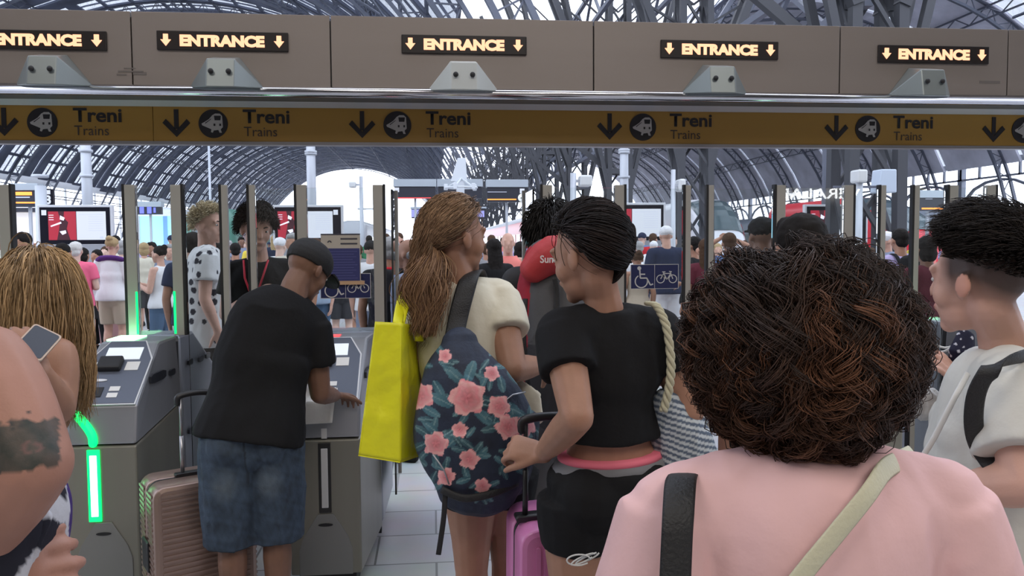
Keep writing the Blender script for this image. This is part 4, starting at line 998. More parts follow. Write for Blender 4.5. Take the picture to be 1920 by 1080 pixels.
# ------------------------------------------------------------------ the people in front
BLKC = mat('black_cotton', (.010,.010,.011), .85, bump=.15, bscale=60, spec=.2)
WHTC = mat('white_cotton', (.62,.61,.56), .85, bump=.15, bscale=50, spec=.2)
CREAM = mat('cream_cotton', (.66,.62,.50), .85, bump=.15, bscale=50, spec=.2)
PINKC = mat('pink_cotton', (.78,.50,.50), .85, bump=.12, bscale=45, spec=.2)
VC = mat('printed_cloth', (.5,.5,.5), .8, vcol=True, bump=.15, bscale=60, spec=.25)
BLKW = mat('black_webbing', (.012,.012,.013), .6, bump=.3, bscale=220)
def person(name, J, label, skin, handargs={}, voxel=.006, group=None, paint=None, hands=True, face=True, browc=None):
    foot = (J['anL']+J['anR'])/2
    r = empty(name, (foot[0], foot[1], 0), label, 'person', group)
    m_ = SKIN[skin] if paint is None else mat('skin_painted', (.4,.2,.15), .5, vcol=True, bump=.05, bscale=250, spec=.35)
    vol(body_vol(J, handargs=handargs, hands=hands), 'body', m_, r, voxel, 3, paint=paint)
    if face: face_parts(J['head'], frame(J['hf'], roll=J.get('roll',0)), r, J['g'], browc)
    return r
def mkJ(g, sex, **k):
    J = dict(g=g, sex=sex); J.update(k)
    if 'R' not in J: J['R'] = _unit((J['shR']-J['shL'])*A3(1,1,0))
    if 'F' not in J: J['F'] = np.cross(ZUP, J['R'])
    hc = J['pel']-ZUP*.03*g
    J.setdefault('hipL', hc-J['R']*.09*g); J.setdefault('hipR', hc+J['R']*.09*g)
    for s in 'LR':
        h = J['hip'+s]; J.setdefault('kn'+s, A3(h[0], h[1], .49*g)+J['F']*.02); k_ = J['kn'+s]; J.setdefault('an'+s, A3(k_[0], k_[1], .085*g)-J['F']*.03)
    return J
def shift(p, d): return np.array(p)+np.array(d)

# 1 the curly haired woman in pink, nearest the camera
Y = 1.0
cx = P(1511,640,Y)[0]
J = mkJ(.94, 'f', fat=1.14, arm=1.16, R=A3(1,0,0), F=A3(0,1,0), head=P(1513,652,Y)+A3(0,.02,0), neck=A3(cx, Y-.01, 1.352), hf=A3(.05,1,-.05),
        chest=A3(cx,Y,1.17), pel=A3(cx,Y,.87), shL=A3(cx-.178,Y-.005,1.272), shR=A3(cx+.185,Y-.005,1.272), elL=A3(cx-.245,Y-.02,1.02), elR=A3(cx+.25,Y-.02,1.02), wrL=A3(cx-.23,Y+.12,.83), wrR=A3(cx+.15,Y+.22,1.0))
r = person('person', J, 'woman with a big curly auburn bob in a pink t-shirt, nearest the viewer', 'tan')
pinkJ = J
vol(shirt_vol(J, hem=.10, sleeve=.75, grow=.020, loose=.02, sl_grow=.024), 'tshirt', PINKC, r, .006, 13, post=folds(.006, 9, 3, (1,1,.7)))
vol(bottom_vol(J, 'trousers', length=1), 'trousers', BLKC, r, .010, 4)
shoes(J, BLKC, r)
# curls: locks of strands, each lock rises off the scalp to its own layer of the bob and curls down along it
rr = np.random.RandomState(5); nl = 1000; K = 28
C0 = P(1511,650,Y)+A3(0,.015,0); EN = np.array([.147,.148,.146])
v = rr.normal(size=(nl*3,3)); v /= np.linalg.norm(v,axis=1,keepdims=True); v[:120,2] = np.abs(v[:120,2])+1.2; v[:120] /= np.linalg.norm(v[:120],axis=1,keepdims=True); v = v[~((v[:,1] > .55) & (v[:,2] < .25)) & (v[:,2] > -.6)][:nl]; nl = len(v)
L_ = rr.randint(0, nl, 17000); n = len(L_)
gth = np.arccos(np.clip(v[:,2],-1,1)); gph = np.arctan2(v[:,1], v[:,0]); glay = .66+.36*rr.rand(nl)**.7; glen = .08+.15*rr.rand(nl); gf = .030+.034*rr.rand(nl); gam = .004+.011*rr.rand(nl); gp = rr.rand(nl)*6.28; gsg = np.where(rr.rand(nl) < .5, -1, 1); gsw = rr.normal(size=nl)*.35
jit = lambda s_: rr.normal(size=n)*s_
th0 = gth[L_]+jit(.030); ph = gph[L_]+jit(.034)/np.maximum(.35,np.sin(gth[L_])); lay = glay[L_]+jit(.018); lng = glen[L_]*(1+jit(.10))
wild = rr.rand(n) < .05; lay[wild] += .05*rr.rand(wild.sum())
t = np.linspace(0,1,K)[None,:]
th = np.minimum(th0[:,None]+(lng/.145)[:,None]*t, 2.60+.22*rr.rand(n)[:,None])
rs = .60+(lay[:,None]-.60)*np.clip(t*3.5,0,1)**.7
phw = ph[:,None]+(gsw[L_])[:,None]*t
D3 = np.stack([np.sin(th)*np.cos(phw), np.sin(th)*np.sin(phw), np.cos(th)], -1)
ta = .75*np.clip(1-th/1.7,0,1); D3 = np.stack([D3[...,0], D3[...,1]*np.cos(ta)+D3[...,2]*np.sin(ta), D3[...,2]*np.cos(ta)-D3[...,1]*np.sin(ta)], -1)
Pn = C0+D3*EN*rs[...,None]
s_ = (lng[:,None]*t*6.28/gf[L_][:,None])*gsg[L_][:,None]; ph_ = gp[L_][:,None]+jit(.28)[:,None]
amp = gam[L_][:,None]*(1+jit(.15))[:,None]*np.clip(t*3,0,1)
e1 = np.cross(D3, ZUP); e1 /= np.linalg.norm(e1,axis=2,keepdims=True)+1e-6
Pn = Pn+e1*(np.sin(s_+ph_)*amp)[...,None]+D3*(np.cos(s_+ph_)*amp*.9)[...,None]
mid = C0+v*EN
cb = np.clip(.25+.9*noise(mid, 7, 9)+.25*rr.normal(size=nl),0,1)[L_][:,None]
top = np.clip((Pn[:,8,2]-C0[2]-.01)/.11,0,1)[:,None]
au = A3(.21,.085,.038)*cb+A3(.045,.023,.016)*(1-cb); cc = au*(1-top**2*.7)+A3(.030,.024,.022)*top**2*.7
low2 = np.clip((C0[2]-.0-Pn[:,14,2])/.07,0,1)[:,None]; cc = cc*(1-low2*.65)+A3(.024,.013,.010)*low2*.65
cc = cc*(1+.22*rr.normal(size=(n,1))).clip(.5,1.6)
core = MB(); core.ell(C0+A3(0,.0,-.004), (.118,.114,.120), None, 26)
rad2 = np.tile(.00066*(1-.6*np.linspace(0,1,K)**2)[None,:], (n,1))*(.7+.7*rr.rand(n))[:,None]
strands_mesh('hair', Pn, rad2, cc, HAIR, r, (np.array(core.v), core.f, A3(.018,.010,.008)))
# her bags: black strap on the left shoulder, cream strap across the back
def back_line(pxs, Yd): return [P(a,b,Yd+c) for a,b,c in pxs]
b1 = empty('shoulder_bag', (cx-.3,Y-.05,.55), 'black shoulder bag strap over the left shoulder of the woman in pink', 'bag')
strap_mesh('strap', [P(1285,868,1.09), P(1283,884,1.00), P(1276,905,.925), P(1272,960,.885), P(1268,1040,.870), P(1262,1200,.862), P(1250,1500,.90)], .0185, .0022, BLKW, b1, (1,0,0))
MB().rbox((cx-.42,Y-.16,.50), (cx-.345,Y+.14,.76), .02).build('bag_body', mat('black_leather', (.015,.015,.016), .4), b1)
b2 = empty('crossbody_bag', (cx+.1,Y-.1,.7), 'cream crossbody strap running diagonally over the pink t-shirt', 'bag')
strap_mesh('strap', [P(1712,850,1.07), P(1690,862,.985), P(1660,880,.915), P(1625,930,.876), P(1560,1010,.865), P(1495,1090,.862), P(1400,1220,.864), P(1330,1330,.90)], .0125, .0022, mat('cream_strap', (.60,.58,.42), .6, bump=.2, bscale=150), b2, (.62,0,-.78))
MB().rbox((cx-.335,Y-.36,.62), (cx-.255,Y-.20,.80), .02).build('bag_body', mat('cream_leather', (.6,.58,.45), .5), b2)

# 2 the person with the undercut at the right edge
Y = 1.6
J = mkJ(1.0, 'f', fat=1.08, arm=1.15, R=_unit(A3(.45,.9,0)), F=_unit(A3(-.9,.45,0)), head=P(1835,528,Y), hf=A3(-.44,.90,-.05), neck=P(1893,655,1.62), chest=P(1878,800,1.62), pel=A3(P(1890,800,1.66)[0],1.66,.93),
        shL=P(1893,722,1.46), shR=P(1880,690,1.78), elL=P(1930,905,1.36), wrL=P(1800,915,1.47), elR=P(1838,860,1.86), wrR=P(1806,755,1.80))
ha = {'L': dict(d=A3(-.95,.35,0), n=A3(.3,.9,.0), curl=.5), 'R': dict(d=A3(-.42,.0,.90), n=A3(-.6,.7,-.3), curl=.40, s=.95)}
def bpaint(J):
    fr = frame(J['hf']); c = J['head']; B = np.stack(fr,1)
    def f(co, no):
        q = (co-c)@B; base = np.tile(A3(.60,.35,.27), (len(co),1)); base *= (1+.06*noise(co,20,1))[:,None]
        # short shaved fade over the side and back of the head
        d = np.clip((q[:,2]+.040+.65*np.clip(-q[:,1]-.02,0,1))/.060,0,1)*np.clip((.058-q[:,1])/.035,0,1)*(np.abs(q[:,2]) < .2)*(np.linalg.norm(q-A3(0,-.01,.02),axis=1) < .13)
        ear = (np.abs(q[:,0]) > .081) & (np.abs(q[:,2]+.01) < .04); d[ear] *= .05
        base = base*(1-.90*d[:,None])+A3(.03,.024,.022)*.90*d[:,None]
        lip = (np.abs(q[:,2]+.054) < .012) & (q[:,1] > .085); base[lip] = A3(.45,.17,.15)
        base[ear] = base[ear]*A3(1.02,.88,.85)
        return base
    return f
r = person('person', J, 'person with a dark undercut and white t-shirt at the right edge, holding up a hand', 'light', handargs=ha, paint=bpaint(J), voxel=.005)
vol(shirt_vol(J, hem=.06, sleeve=.72, grow=.020, loose=.03, sl_grow=.030), 'tshirt', WHTC, r, .006, 12, post=folds(.0035, 13, 5))
vol(bottom_vol(J, 'shorts', length=.8), 'shorts', BLKC, r, .009, 4); shoes(J, BLKC, r)
def f_swept(p, D, k, fr): return fr[1]*(.45-.9*(D[:,1:2] > .3))+fr[2]*(.30-.13*k)+fr[0]*D[:,:1]*.5
D_len = lambda D, rr: 0.012+.055*np.clip((D[:,2]-.15)/.4,0,1)*(.8+.3*rr.rand(len(D)))
o = flow_hair(r, J, 5200, D_len, K=8, seed=31, field=f_swept, colf=hcol((.010,.008,.008),(.028,.020,.016)), r0=.0012, g_=.42, lift=.024, wave=(.003,.04), low=.14, front=.55, d0=.4, lenvar=.1, core_low=.42)
mb = MB(); w_ = J['wrL']; dd = _unit(w_-J['elL'])
mb.tube([w_-dd*.035+A3(0,0,0)+_unit(np.cross(dd,ZUP))*.031*math.cos(a)+ZUP*.028*math.sin(a) for a in np.linspace(0,2*PI,17)], .005, 6, sub=1, flat=.003); tag(mb.build('wristband', mat('coral_band', (.75,.10,.12), .6)), 'coral wristband on the forearm of the person with the undercut', 'wristband')
mb = MB(); mb.tube([w_-dd*.055+_unit(np.cross(dd,ZUP))*.033*math.cos(a)+ZUP*.030*math.sin(a) for a in np.linspace(0,2*PI,17)], .004, 6, sub=1); tag(mb.build('bracelet', BLKC), 'thin black bracelet beside the coral wristband', 'bracelet')
bp = empty('rucksack', P(1990,900,1.75)*A3(1,1,0)+A3(0,0,1.0), 'black rucksack straps over the white t-shirt of the person with the undercut', 'rucksack')
strap_mesh('shoulder_strap', [P(1960,665,1.60), P(1915,668,1.40), P(1862,690,1.36), P(1832,735,1.375), P(1826,800,1.40), P(1842,850,1.43), P(1885,890,1.40), P(1960,915,1.45)], .017, .004, BLKW, bp, [(.5,0,.8),(.5,-.1,.8),(.8,-.3,.4),(1,-.3,0),(1,-.3,0),(.9,0,.4),(.5,0,.8),(.3,0,.9)])
vol(MB().tube([P(2010,740,1.72),P(2012,850,1.74),P(2010,960,1.72)], [.12,.14,.13], 16, flat=[.07,.09,.08], side=(.5,.9,0), roundcap=True), 'bag_body', BLKW, bp, .01, 2)
st = MB(); st.tube([P(1815,700,1.52), P(1790,745,1.50), P(1752,820,1.50), P(1708,892,1.52), P(1690,960,1.55)], .006, 8, flat=.003); tag(st.build('thin_strap', mat('white_cord', (.62,.62,.6), .5)), 'thin pale strap slanting down in front of the white t-shirt at right', 'strap')
cb_ = MB(); cb_.tube([P(1716,622,1.95), P(1738,650,1.93), P(1765,660,1.9), P(1790,645,1.88), P(1806,610,1.88), P(1800,640,1.9), P(1772,652,1.92), P(1742,640,1.94), P(1728,626,1.95)], .003, 6, sub=5); tag(cb_.build('charging_cable', mat('white_cord', ())), 'looped white cable hanging beside the raised hand at right', 'cable')
sf = MB(); sf.tube([P(1812,628,1.84), P(1803,660,1.82), P(1800,700,1.84)], [.022,.034,.028], 12, flat=[.012,.016,.014], side=(1,0,0), roundcap=True)
def dots(base, dot, f, thr, seed=0, f2=None):
    def fn(co, no):
        rr = np.random.RandomState(seed); q = co*f; cell = np.floor(q); u = q-cell-.5
        h = np.abs(np.sin(cell@A3(12.9898,78.233,37.719)+seed)*43758.5453); h -= np.floor(h)
        d = np.linalg.norm(u-(np.stack([h,(h*7)%1,(h*13)%1],1)-.5)*.4, axis=1); m = (d < thr) & (h > .25)
        c = np.tile(np.array(base), (len(co),1)); c[m] = dot; return c
    return fn
tag(vol(sf, 'scarf', VC, None, .003, 2, paint=dots((.012,.012,.03),(.5,.5,.55),70,.30,2)), 'small navy scarf with white dots held under the chin at right', 'scarf')
pb = MB(); pb.tube([P(1700,745,1.9),P(1730,758,1.9),P(1765,752,1.9)], [.03,.045,.03], 12, flat=[.02,.03,.02], side=(0,0,1), roundcap=True)
tag(vol(pb, 'paper_bag', mat('crumpled_white', (.6,.6,.58), .7, bump=.6, bscale=40), None, .005, 1, post=folds(.006,40,3)), 'crumpled white bag held low beside the green gate light at right', 'bag')

# 3 the woman in the black crop top
Y = 2.1
J = mkJ(1.02, 'f', fat=1.0, waistf=.80, arm=1.10, R=_unit(A3(1,.08,0)), head=P(1101,482,2.09), hf=A3(-.69,.72,-.22), neck=P(1135,578,2.11), chest=P(1143,705,2.12), pel=A3(P(1146,900,2.14)[0],2.14,.955),
        shL=P(1052,620,2.08), shR=P(1236,618,2.13), elL=P(1082,782,1.93), wrL=P(1018,850,2.16), elR=P(1292,770,2.10), wrR=P(1262,700,2.32), leg=1.12)
ha = {'L': dict(d=A3(-.80,.35,.12), n=A3(.30,.75,-.70), curl=1.0, s=.98, thumb=.35, tcurl=.5)}
r = person('person', J, 'woman with a dark bun in a black crop top, hand on a suitcase handle', 'tan', handargs=ha, voxel=.005)
vol(shirt_vol(J, hem=-.135, sleeve=.50, grow=.010, loose=.004, sl_grow=.018), 'crop_top', BLKC, r, .006, 12, post=folds(.004, 11, 8))
vol(bottom_vol(J, 'shorts', length=.33, grow=.012, waist=.06, wide=1.05), 'shorts', BLKC, r, .007, 4, post=folds(.0025, 10, 2))
d = _unit(J['chest']-J['pel']); st = torso_st(J, grow=.002)
for (a, b, nm, m_) in ((.045,.078,'grey_waistband',mat('grey_elastic', (.17,.17,.18), .8)), (.078,.094,'pink_waistband',mat('pink_elastic', (.75,.16,.22), .7))):
    def rr_(t): return (lerp(st[1][1], st[2][1], min(1,max(0,(t-.03)/.145)))*1.0+(.004 if t < .075 else .0), lerp(st[1][2], st[2][2], min(1,max(0,(t-.03)/.145)))+.004)
    A_, B_ = rr_(a), rr_(b); mb = MB(); mb.tube([J['pel']+d*a*1.02, J['pel']+d*b*1.02], [A_[0],B_[0]], 30, flat=[A_[1],B_[1]], side=J['R'], sub=2); mb.build(nm, m_, r)
shoes(J, BLKC, r)
fr = frame(J['hf']); tie = P(1158,478,2.11)
def f_bun(p, D, k, fr): v = tie-p; L = np.linalg.norm(v,axis=1,keepdims=True); return v/(L+1e-6)
flow_hair(r, J, 5200, lambda D, rr: .09+.10*(D[:,1]+.8), K=12, seed=41, field=f_bun, colf=hcol((.008,.006,.006),(.024,.014,.012)), r0=.0011, g_=.5, lift=.020, E=None, low=-.3, front=.36, d0=.12, cut=.15)
rr = np.random.RandomState(3); n = 1500; K = 22; t = np.linspace(0,1,K)[None,:]; a0 = rr.rand(n)[:,None]*6.28; q = (rr.rand(n)[:,None])**.5
bc = P(1163,474,2.06); turn = (1.2+.8*rr.rand(n)[:,None]); an = a0+t*turn*2.6; mi_ = rr.rand(n)[:,None]*6.28+t*2
Pn = bc+np.stack([(.018+.024*q*np.cos(mi_))*np.cos(an)*1.0+0*an, (.036+.018*q*np.sin(mi_))*np.sin(an)*.8, (.030+.030*q*np.cos(mi_))*np.sin(an+.8)*1.35], -1)
bk = MB(); bk.ell(bc, (.030,.034,.052), None, 16)
strands_mesh('hair_bun', Pn, np.full((n,K),.0011), np.tile(A3(.013,.009,.008),(n,1))*(.7+.8*rr.rand(n,1)), HAIR, r, (np.array(bk.v), bk.f, A3(.010,.007,.006)))
# rope handled striped bag on her right shoulder
bg = empty('striped_beach_bag', P(1290,830,2.15)*A3(1,1,0)+A3(0,0,.95), 'blue and white striped beach bag with a rope handle behind the crop top woman', 'bag')
mb = MB(); pts = [P(1206,566,2.13)+A3(0,-.05,.0), P(1232,575,2.06), P(1250,615,2.04), P(1258,680,2.03), P(1254,730,2.03), P(1244,770,2.04)]
V_, F_ = loft(pts, .001, .001, None, 4, 12, False); cen = np.array([V_[i*4:(i+1)*4].mean(0) for i in range(len(V_)//4)]); s_ = np.arange(len(cen))
for q in range(3):
    ph2 = s_*.55+q*2.09; mb.tube([tuple(c+A3(math.cos(a)*.0065, math.sin(a)*.0065, 0)) for c, a in zip(cen, ph2)], .0062, 7, sub=1)
mb.build('rope_handle', mat('rope', (.50,.47,.33), .85), bg)
mb = MB(); mb.tube([P(1250,758,2.10), P(1275,820,2.12), P(1292,905,2.14)], [.045,.085,.09], 20, flat=[.05,.07,.07], side=(1,0,0), sub=3, roundcap=True)
ellf(mb, P(1300,780,2.18), (.05,.05,.03), (A3(1,0,0),A3(0,1,0),ZUP))
def stripes(c1, c2, f, ax=(0,0,1), w_=.5, wob=.004):
    ax = np.array(ax, float)
    def fn(co, no):
        q = (co@ax+wob*noise(co, 12, 3))*f; m = (q-np.floor(q)) < w_; return np.where(m[:,None], np.array(c1), np.array(c2))
    return fn
vol(mb, 'bag_body', VC, bg, .004, 3, paint=stripes((.10,.13,.18),(.50,.54,.56),60,(.35,0,1)), post=folds(.007, 18, 6))
# pink suitcase with the black telescopic handle she holds
def suitcase(nm, cx, cy, z0, wd, dp, ht, rot, label, mats, rib='v', grp=None):
    shell, dark, handle = mats
    r = empty(nm, (cx,cy,0), label, 'suitcase', grp); M = Matrix.Translation((cx,cy,0)) @ Matrix.Rotation(rot, 4, 'Z')
    for s in (-1,1):
        y0, y1 = (s*.006, s*dp/2); lo, hi = min(y0,y1), max(y0,y1); mb = MB()
        mb.rbox((-wd/2, lo, z0), (wd/2, hi, z0+ht), .05, 0, M, 5); o = mb.build('shell_half', shell, r, bevel=.018)
        g_ = MB()
        if rib == 'v':
            k = -wd/2+.045
            while k < wd/2-.03: g_.rbox((k, (y1-.004 if s > 0 else y1-.006), z0+.05), (k+.013, (y1+.006 if s > 0 else y1+.004), z0+ht-.05), .005, 0, M); k += .024
        else:
            k = z0+.05
            while k < z0+ht-.04:
                g_.box((-wd/2+.03, (y1-.004 if s > 0 else y1-.005), k), (wd/2-.03, (y1+.005 if s > 0 else y1+.004), k+.010), 0, M)
                for e in (-1,1): g_.box((min(e*wd/2,e*(wd/2+.004)), lo+.02, k), (max(e*wd/2,e*(wd/2+.004)), hi-.02, k+.010), 0, M)
                k += .022
        g_.build('ribs', shell, o)
    mb = MB(); mb.rbox((-wd/2+.004, -.007, z0+.004), (wd/2-.004, .007, z0+ht-.004), .048, 0, M, 5); mb.build('zipper_band', dark, r)
    MB().box((-wd/2-.012,-.05,z0+ht*.42), (-wd/2+.0,.05,z0+ht*.62), 0, M).build('side_handle', dark, r, bevel=.008)
    for sx in (-1,1):
        for sy in (-1,1):
            c = M @ Vector((sx*(wd/2-.05), sy*(dp/2-.045), .028)); mb = MB(); mb.tube([c-Vector((.012,0,0)), c+Vector((.012,0,0))], .028, 14, sub=1); w_ = mb.build('wheel', dark, r)
            MB().box((sx*(wd/2-.05)-.018, sy*(dp/2-.045)-.02, .04), (sx*(wd/2-.05)+.018, sy*(dp/2-.045)+.02, z0+.01), 0, M).build('caster_fork', dark, w_)
    top, gap, off = handle[:3]; hx = handle[3] if len(handle) > 3 else 0; M = M @ Matrix.Translation((hx,0,0))
    MB().rbox((-gap/2-.03, off-.02, z0+ht-.004), (gap/2+.03, off+.02, z0+ht+.012), .006, 0, M).build('handle_well', dark, r)
    for s in (-1,1):
        mb = MB(); mb.tube([M @ Vector((s*gap/2,off,z0+ht)), M @ Vector((s*gap/2,off,(z0+ht+top)/2))], .0085, 10, sub=1); mb.tube([M @ Vector((s*gap/2,off,(z0+ht+top)/2)), M @ Vector((s*gap/2,off,top))], .0065, 10, sub=1)
        mb.build('handle_rod', mats[3] if False else ROD, r)
    mb = MB(); mb.tube([M @ Vector((-gap/2-.012,off,top-.03)), M @ Vector((-gap/2-.006,off,top)), M @ Vector((0,off,top+.008)), M @ Vector((gap/2+.006,off,top)), M @ Vector((gap/2+.012,off,top-.03))], [.012,.014,.013,.014,.012], 10, flat=.011, sub=4, roundcap=True); mb.build('grip', dark, r)
    return r
ROD = mat('aluminium_rod', (.42,.42,.45), .3, metal=.8); PLB = mat('black_plastic', (.015,.015,.017), .45)
GOLD = mat('rose_gold_shell', (.32,.225,.19), .30, metal=.45)
ROD_B = mat('black_rod', (.02,.02,.022), .4); _s = ROD; ROD = ROD_B
pc = P(1040,960,2.46)
_sc = suitcase('suitcase', float(pc[0]), 2.46, .05, .29, .22, .76, .12, 'pink hard shell suitcase held by the crop top woman', (mat('pink_shell', (.60,.20,.42), .3), PLB, (1.115,.115,-.02,-.055)))
_sc.rotation_euler = (math.radians(7),0,0)
ROD = _s
tg_ = MB()
for k in range(3):
    tg_.tube([P(1085,1050,1.95)+A3(.03*math.cos(a)+.012*k, .004*k, .014*math.sin(a+k)) for a in np.linspace(0,5.6,10)], .0022, 5, sub=2)
tag(tg_.build('tied_cord', mat('white_cord', ())), 'white tied cord at the bottom edge beside the pink shoulder', 'cord')

# 4 the woman with the ponytail
J = mkJ(1.03, 'f', arm=1.10, R=_unit(A3(1,.12,0)), head=P(856,447,2.62), hf=A3(.86,.5,-.03), neck=P(865,530,2.62), chest=P(872,640,2.63), pel=A3(P(905,860,2.68)[0],2.68,.95),
        shL=P(806,556,2.60), shR=P(935,556,2.66), elR=P(962,692,2.50), wrR=P(1016,684,2.72), elL=P(776,690,2.66), wrL=P(800,790,2.86),
        hipL=P(884,880,2.66), hipR=P(952,880,2.72), leg=1.04)
r = person('person', J, 'woman with a light brown ponytail in a cream t-shirt carrying a yellow bag', 'tan')
vol(shirt_vol(J, hem=-.03, sleeve=.52, grow=.016, loose=.02, sl_grow=.020), 'tshirt', CREAM, r, .006, 12, post=folds(.006, 12, 12))
vol(bottom_vol(J, 'shorts', length=.35, grow=.014, waist=.08), 'shorts', BLKC, r, .008, 4); shoes(J, WHTC, r)
tie = P(806,470,2.55)
def f_tail(p, D, k, fr):
    v = tie-p; L = np.linalg.norm(v,axis=1,keepdims=True); near = (p[:,0:1] < tie[0]+.012) | (L < .03)
    return np.where(near, -ZUP+A3(-.10,0,0), v/(L+1e-6))
flow_hair(r, J, 5200, lambda D, rr: .24+.12*(D[:,1]+.7)+.10*rr.rand(len(D)), K=22, seed=51, field=f_tail, colf=hcol((.15,.085,.048),(.36,.23,.135)), r0=.0011, g_=.5, lift=.014, wave=(.010,.075), low=-.3, front=.36, d0=.12, cut=.10)
n = 1500; K = 24; rr = np.random.RandomState(9); t = np.linspace(0,1,K)[None,:]; o_ = rr.normal(size=(n,2))
L_ = .20+.07*rr.rand(n)[:,None]; wd = .012+.040*np.sin(np.clip(t*1.25,0,1)*PI*.8)
ph3 = noise(np.stack([o_[:,0],o_[:,1],o_[:,0]*0],1), 1.2, 2)[:,None]*3
Pn = tie+np.stack([o_[:,:1]*wd*.55-.022*t+.012*np.sin(t*9+ph3), o_[:,1:]*wd*.4-.05*np.sin(t*2.2)+.010*np.cos(t*9+ph3), -L_*t*1.05+.012], -1)
strands_mesh('ponytail', Pn, np.full((n,K),.0012)*(1-.5*t**2), (A3(.26,.15,.085)+A3(.16,.10,.05)*rr.normal(size=(n,1))*.4).clip(.05,.5), HAIR, r)
mb = MB(); mb.tube([tie+A3(.0,.022*math.cos(a),.022*math.sin(a)) for a in np.linspace(0,2*PI,13)], .007, 8, sub=1); mb.build('hair_tie', mat('mustard', (.5,.38,.08), .7), r)
# floral backpack on her left shoulder
fb = empty('floral_backpack', P(890,900,2.40)*A3(1,1,0)+A3(0,0,.75), 'navy backpack printed with pink roses on the ponytail woman', 'backpack')
mb = MB(); Yb = 2.42
mb.tube([P(862,645,Yb+.02), P(866,700,Yb), P(885,785,Yb), P(898,865,Yb), P(896,912,Yb+.02)], [.055,.125,.182,.168,.13], 26, flat=[.05,.085,.11,.11,.09], side=[(1,0,.05),(1,0,-.05),(1,0,-.1),(1,0,-.12),(1,0,-.1)], sub=4, roundcap=True)
mb.tube([P(820,800,Yb-.055), P(880,745,Yb-.08), P(960,770,Yb-.03)], [.03,.07,.05], 14, flat=[.02,.03,.03], side=(.2,0,1), roundcap=True)
mb.tube([P(868,900,Yb-.06), P(868,820,Yb-.085)], [.075,.07], 18, flat=[.04,.035], side=(1,0,0), roundcap=True)
mb.tube([P(985,790,Yb+.06), P(968,850,Yb+.03), P(960,905,Yb+.03)], [.045,.065,.05], 14, flat=[.04,.05,.04], side=(1,.3,0), roundcap=True)
roses = [(789,742,24),(876,746,32),(817,832,22),(862,806,14),(935,762,20),(922,700,14),(952,800,22),(880,862,18),(985,800,18),(960,865,15),(835,668,12),(905,912,14),(836,895,16),(1000,850,14)]
RC = [(P(a,b,Yb-.1), s*Yb/1500) for a,b,s in roses]
leaves = []
rl = np.random.RandomState(12)
for a,b,s in roses:
    for k in range(5):
        an = rl.rand()*6.28; leaves.append((a+math.cos(an)*s*1.5, b+math.sin(an)*s*1.5, an+rl.normal()*.5, s*.62+4))
for k in range(34): leaves.append((775+rl.rand()*240, 630+rl.rand()*300, rl.rand()*6.28, 12+6*rl.rand()))
def floral(co, no):
    d = co-CAM; zz = d@_F; px = 960+FPX*(d@_R)/zz; py = 540-FPX*(d@_U)/zz      # print laid out on the back of the bag
    front = (no[:,1] < .5)
    c = np.tile(A3(.014,.022,.045), (len(co),1)); c *= (1+.25*noise(co,30,3))[:,None]
    for (a,b,an,s) in leaves:
        u = (px-a)*math.cos(an)+(py-b)*math.sin(an); v = -(px-a)*math.sin(an)+(py-b)*math.cos(an)
        m = ((u/s)**2+(v/(s*.42))**2 < 1) & front; mid = m & (np.abs(v) < 1.1); sh = .5+.5*((hash((a,b)) % 7)/7)
        c[m] = A3(.05,.13,.16)*sh*1.2+A3(.03,.05,.05)*(u[m]/s)[:,None].clip(-1,1); c[mid] = A3(.14,.24,.25)
    for (a,b,s) in roses:
        x = px-a; y = py-b; an = np.arctan2(y,x); rad = np.hypot(x,y)
        edge = s*(1+.12*np.cos(an*5+a)+.06*np.cos(an*9+b)); m = (rad < edge) & front
        sw = np.sin(an*2.5+rad/s*9+a)*.5+.5; ring_ = np.sin(rad/s*13+np.sin(an*5+a)*1.6)*.5+.5; k = (.25+.75*ring_*(.4+.6*sw))
        col_ = A3(.72,.24,.26)[None]*k[:,None]+A3(.85,.52,.48)[None]*((1-k)*(rad/s))[:,None]+A3(.35,.03,.06)[None]*((1-k)*(1-rad/s).clip(0,1))[:,None]
        c[m] = col_[m]
    return c
vol(mb, 'bag_body', mat('floral_canvas', (.5,.5,.5), .7, vcol=True, bump=.15, bscale=120), fb, .0035, 6, paint=floral, post=folds(.006, 11, 4))
strap_mesh('shoulder_strap', [P(905,545,2.75), P(893,512,2.64), P(880,522,2.53), P(868,560,2.49), P(858,600,2.47), P(852,632,2.44)], .030, .006, BLKW, fb, (1,.1,.25))
for (pts, w_) in (([P(835,915,2.34),P(832,970,2.34),P(822,1040,2.35)],.008), ([P(985,905,2.44),P(990,960,2.45),P(985,985,2.46)],.006)): strap_mesh('loose_strap', pts, w_, .002, BLKW, fb, (1,0,0))
strap_mesh('base_trim', [P(828,918,2.335),P(870,934,2.32),P(925,925,2.33),P(970,905,2.36)], .012, .006, BLKW, fb, (0,0,1))
for pts in ([P(812,852,2.335),P(832,880,2.33),P(842,908,2.33)], [P(930,765,2.33),P(962,740,2.35),P(985,735,2.38)]): mb = MB(); mb.tube(pts, .0025, 6); mb.build('zip', mat('zip_silver', (.4,.4,.42), .4, metal=.8), fb)
mb = MB(); mb.tube([P(965,715,2.62), P(990,750,2.6), P(1010,790,2.58)], [.02,.05,.02], 10, flat=[.01,.012,.01], side=(1,0,.4), roundcap=True); vol(mb, 'shirt_tail', CREAM, r, .005, 2)
# yellow bag
YB = mat('yellow_bag', (.78,.76,.015), .42, bump=.9, bscale=14)
yb = empty('yellow_shopping_bag', P(730,860,2.5)*A3(1,1,0)+A3(0,0,.85), 'large bright yellow shopping bag hanging beside the ponytail woman', 'bag')
q = [P(703,603,2.42), P(672,853,2.42), P(750,866,2.40), P(753,606,2.40)]; b_ = [P(783,610,2.62), P(793,852,2.62), P(715,845,2.66), P(733,605,2.66)]
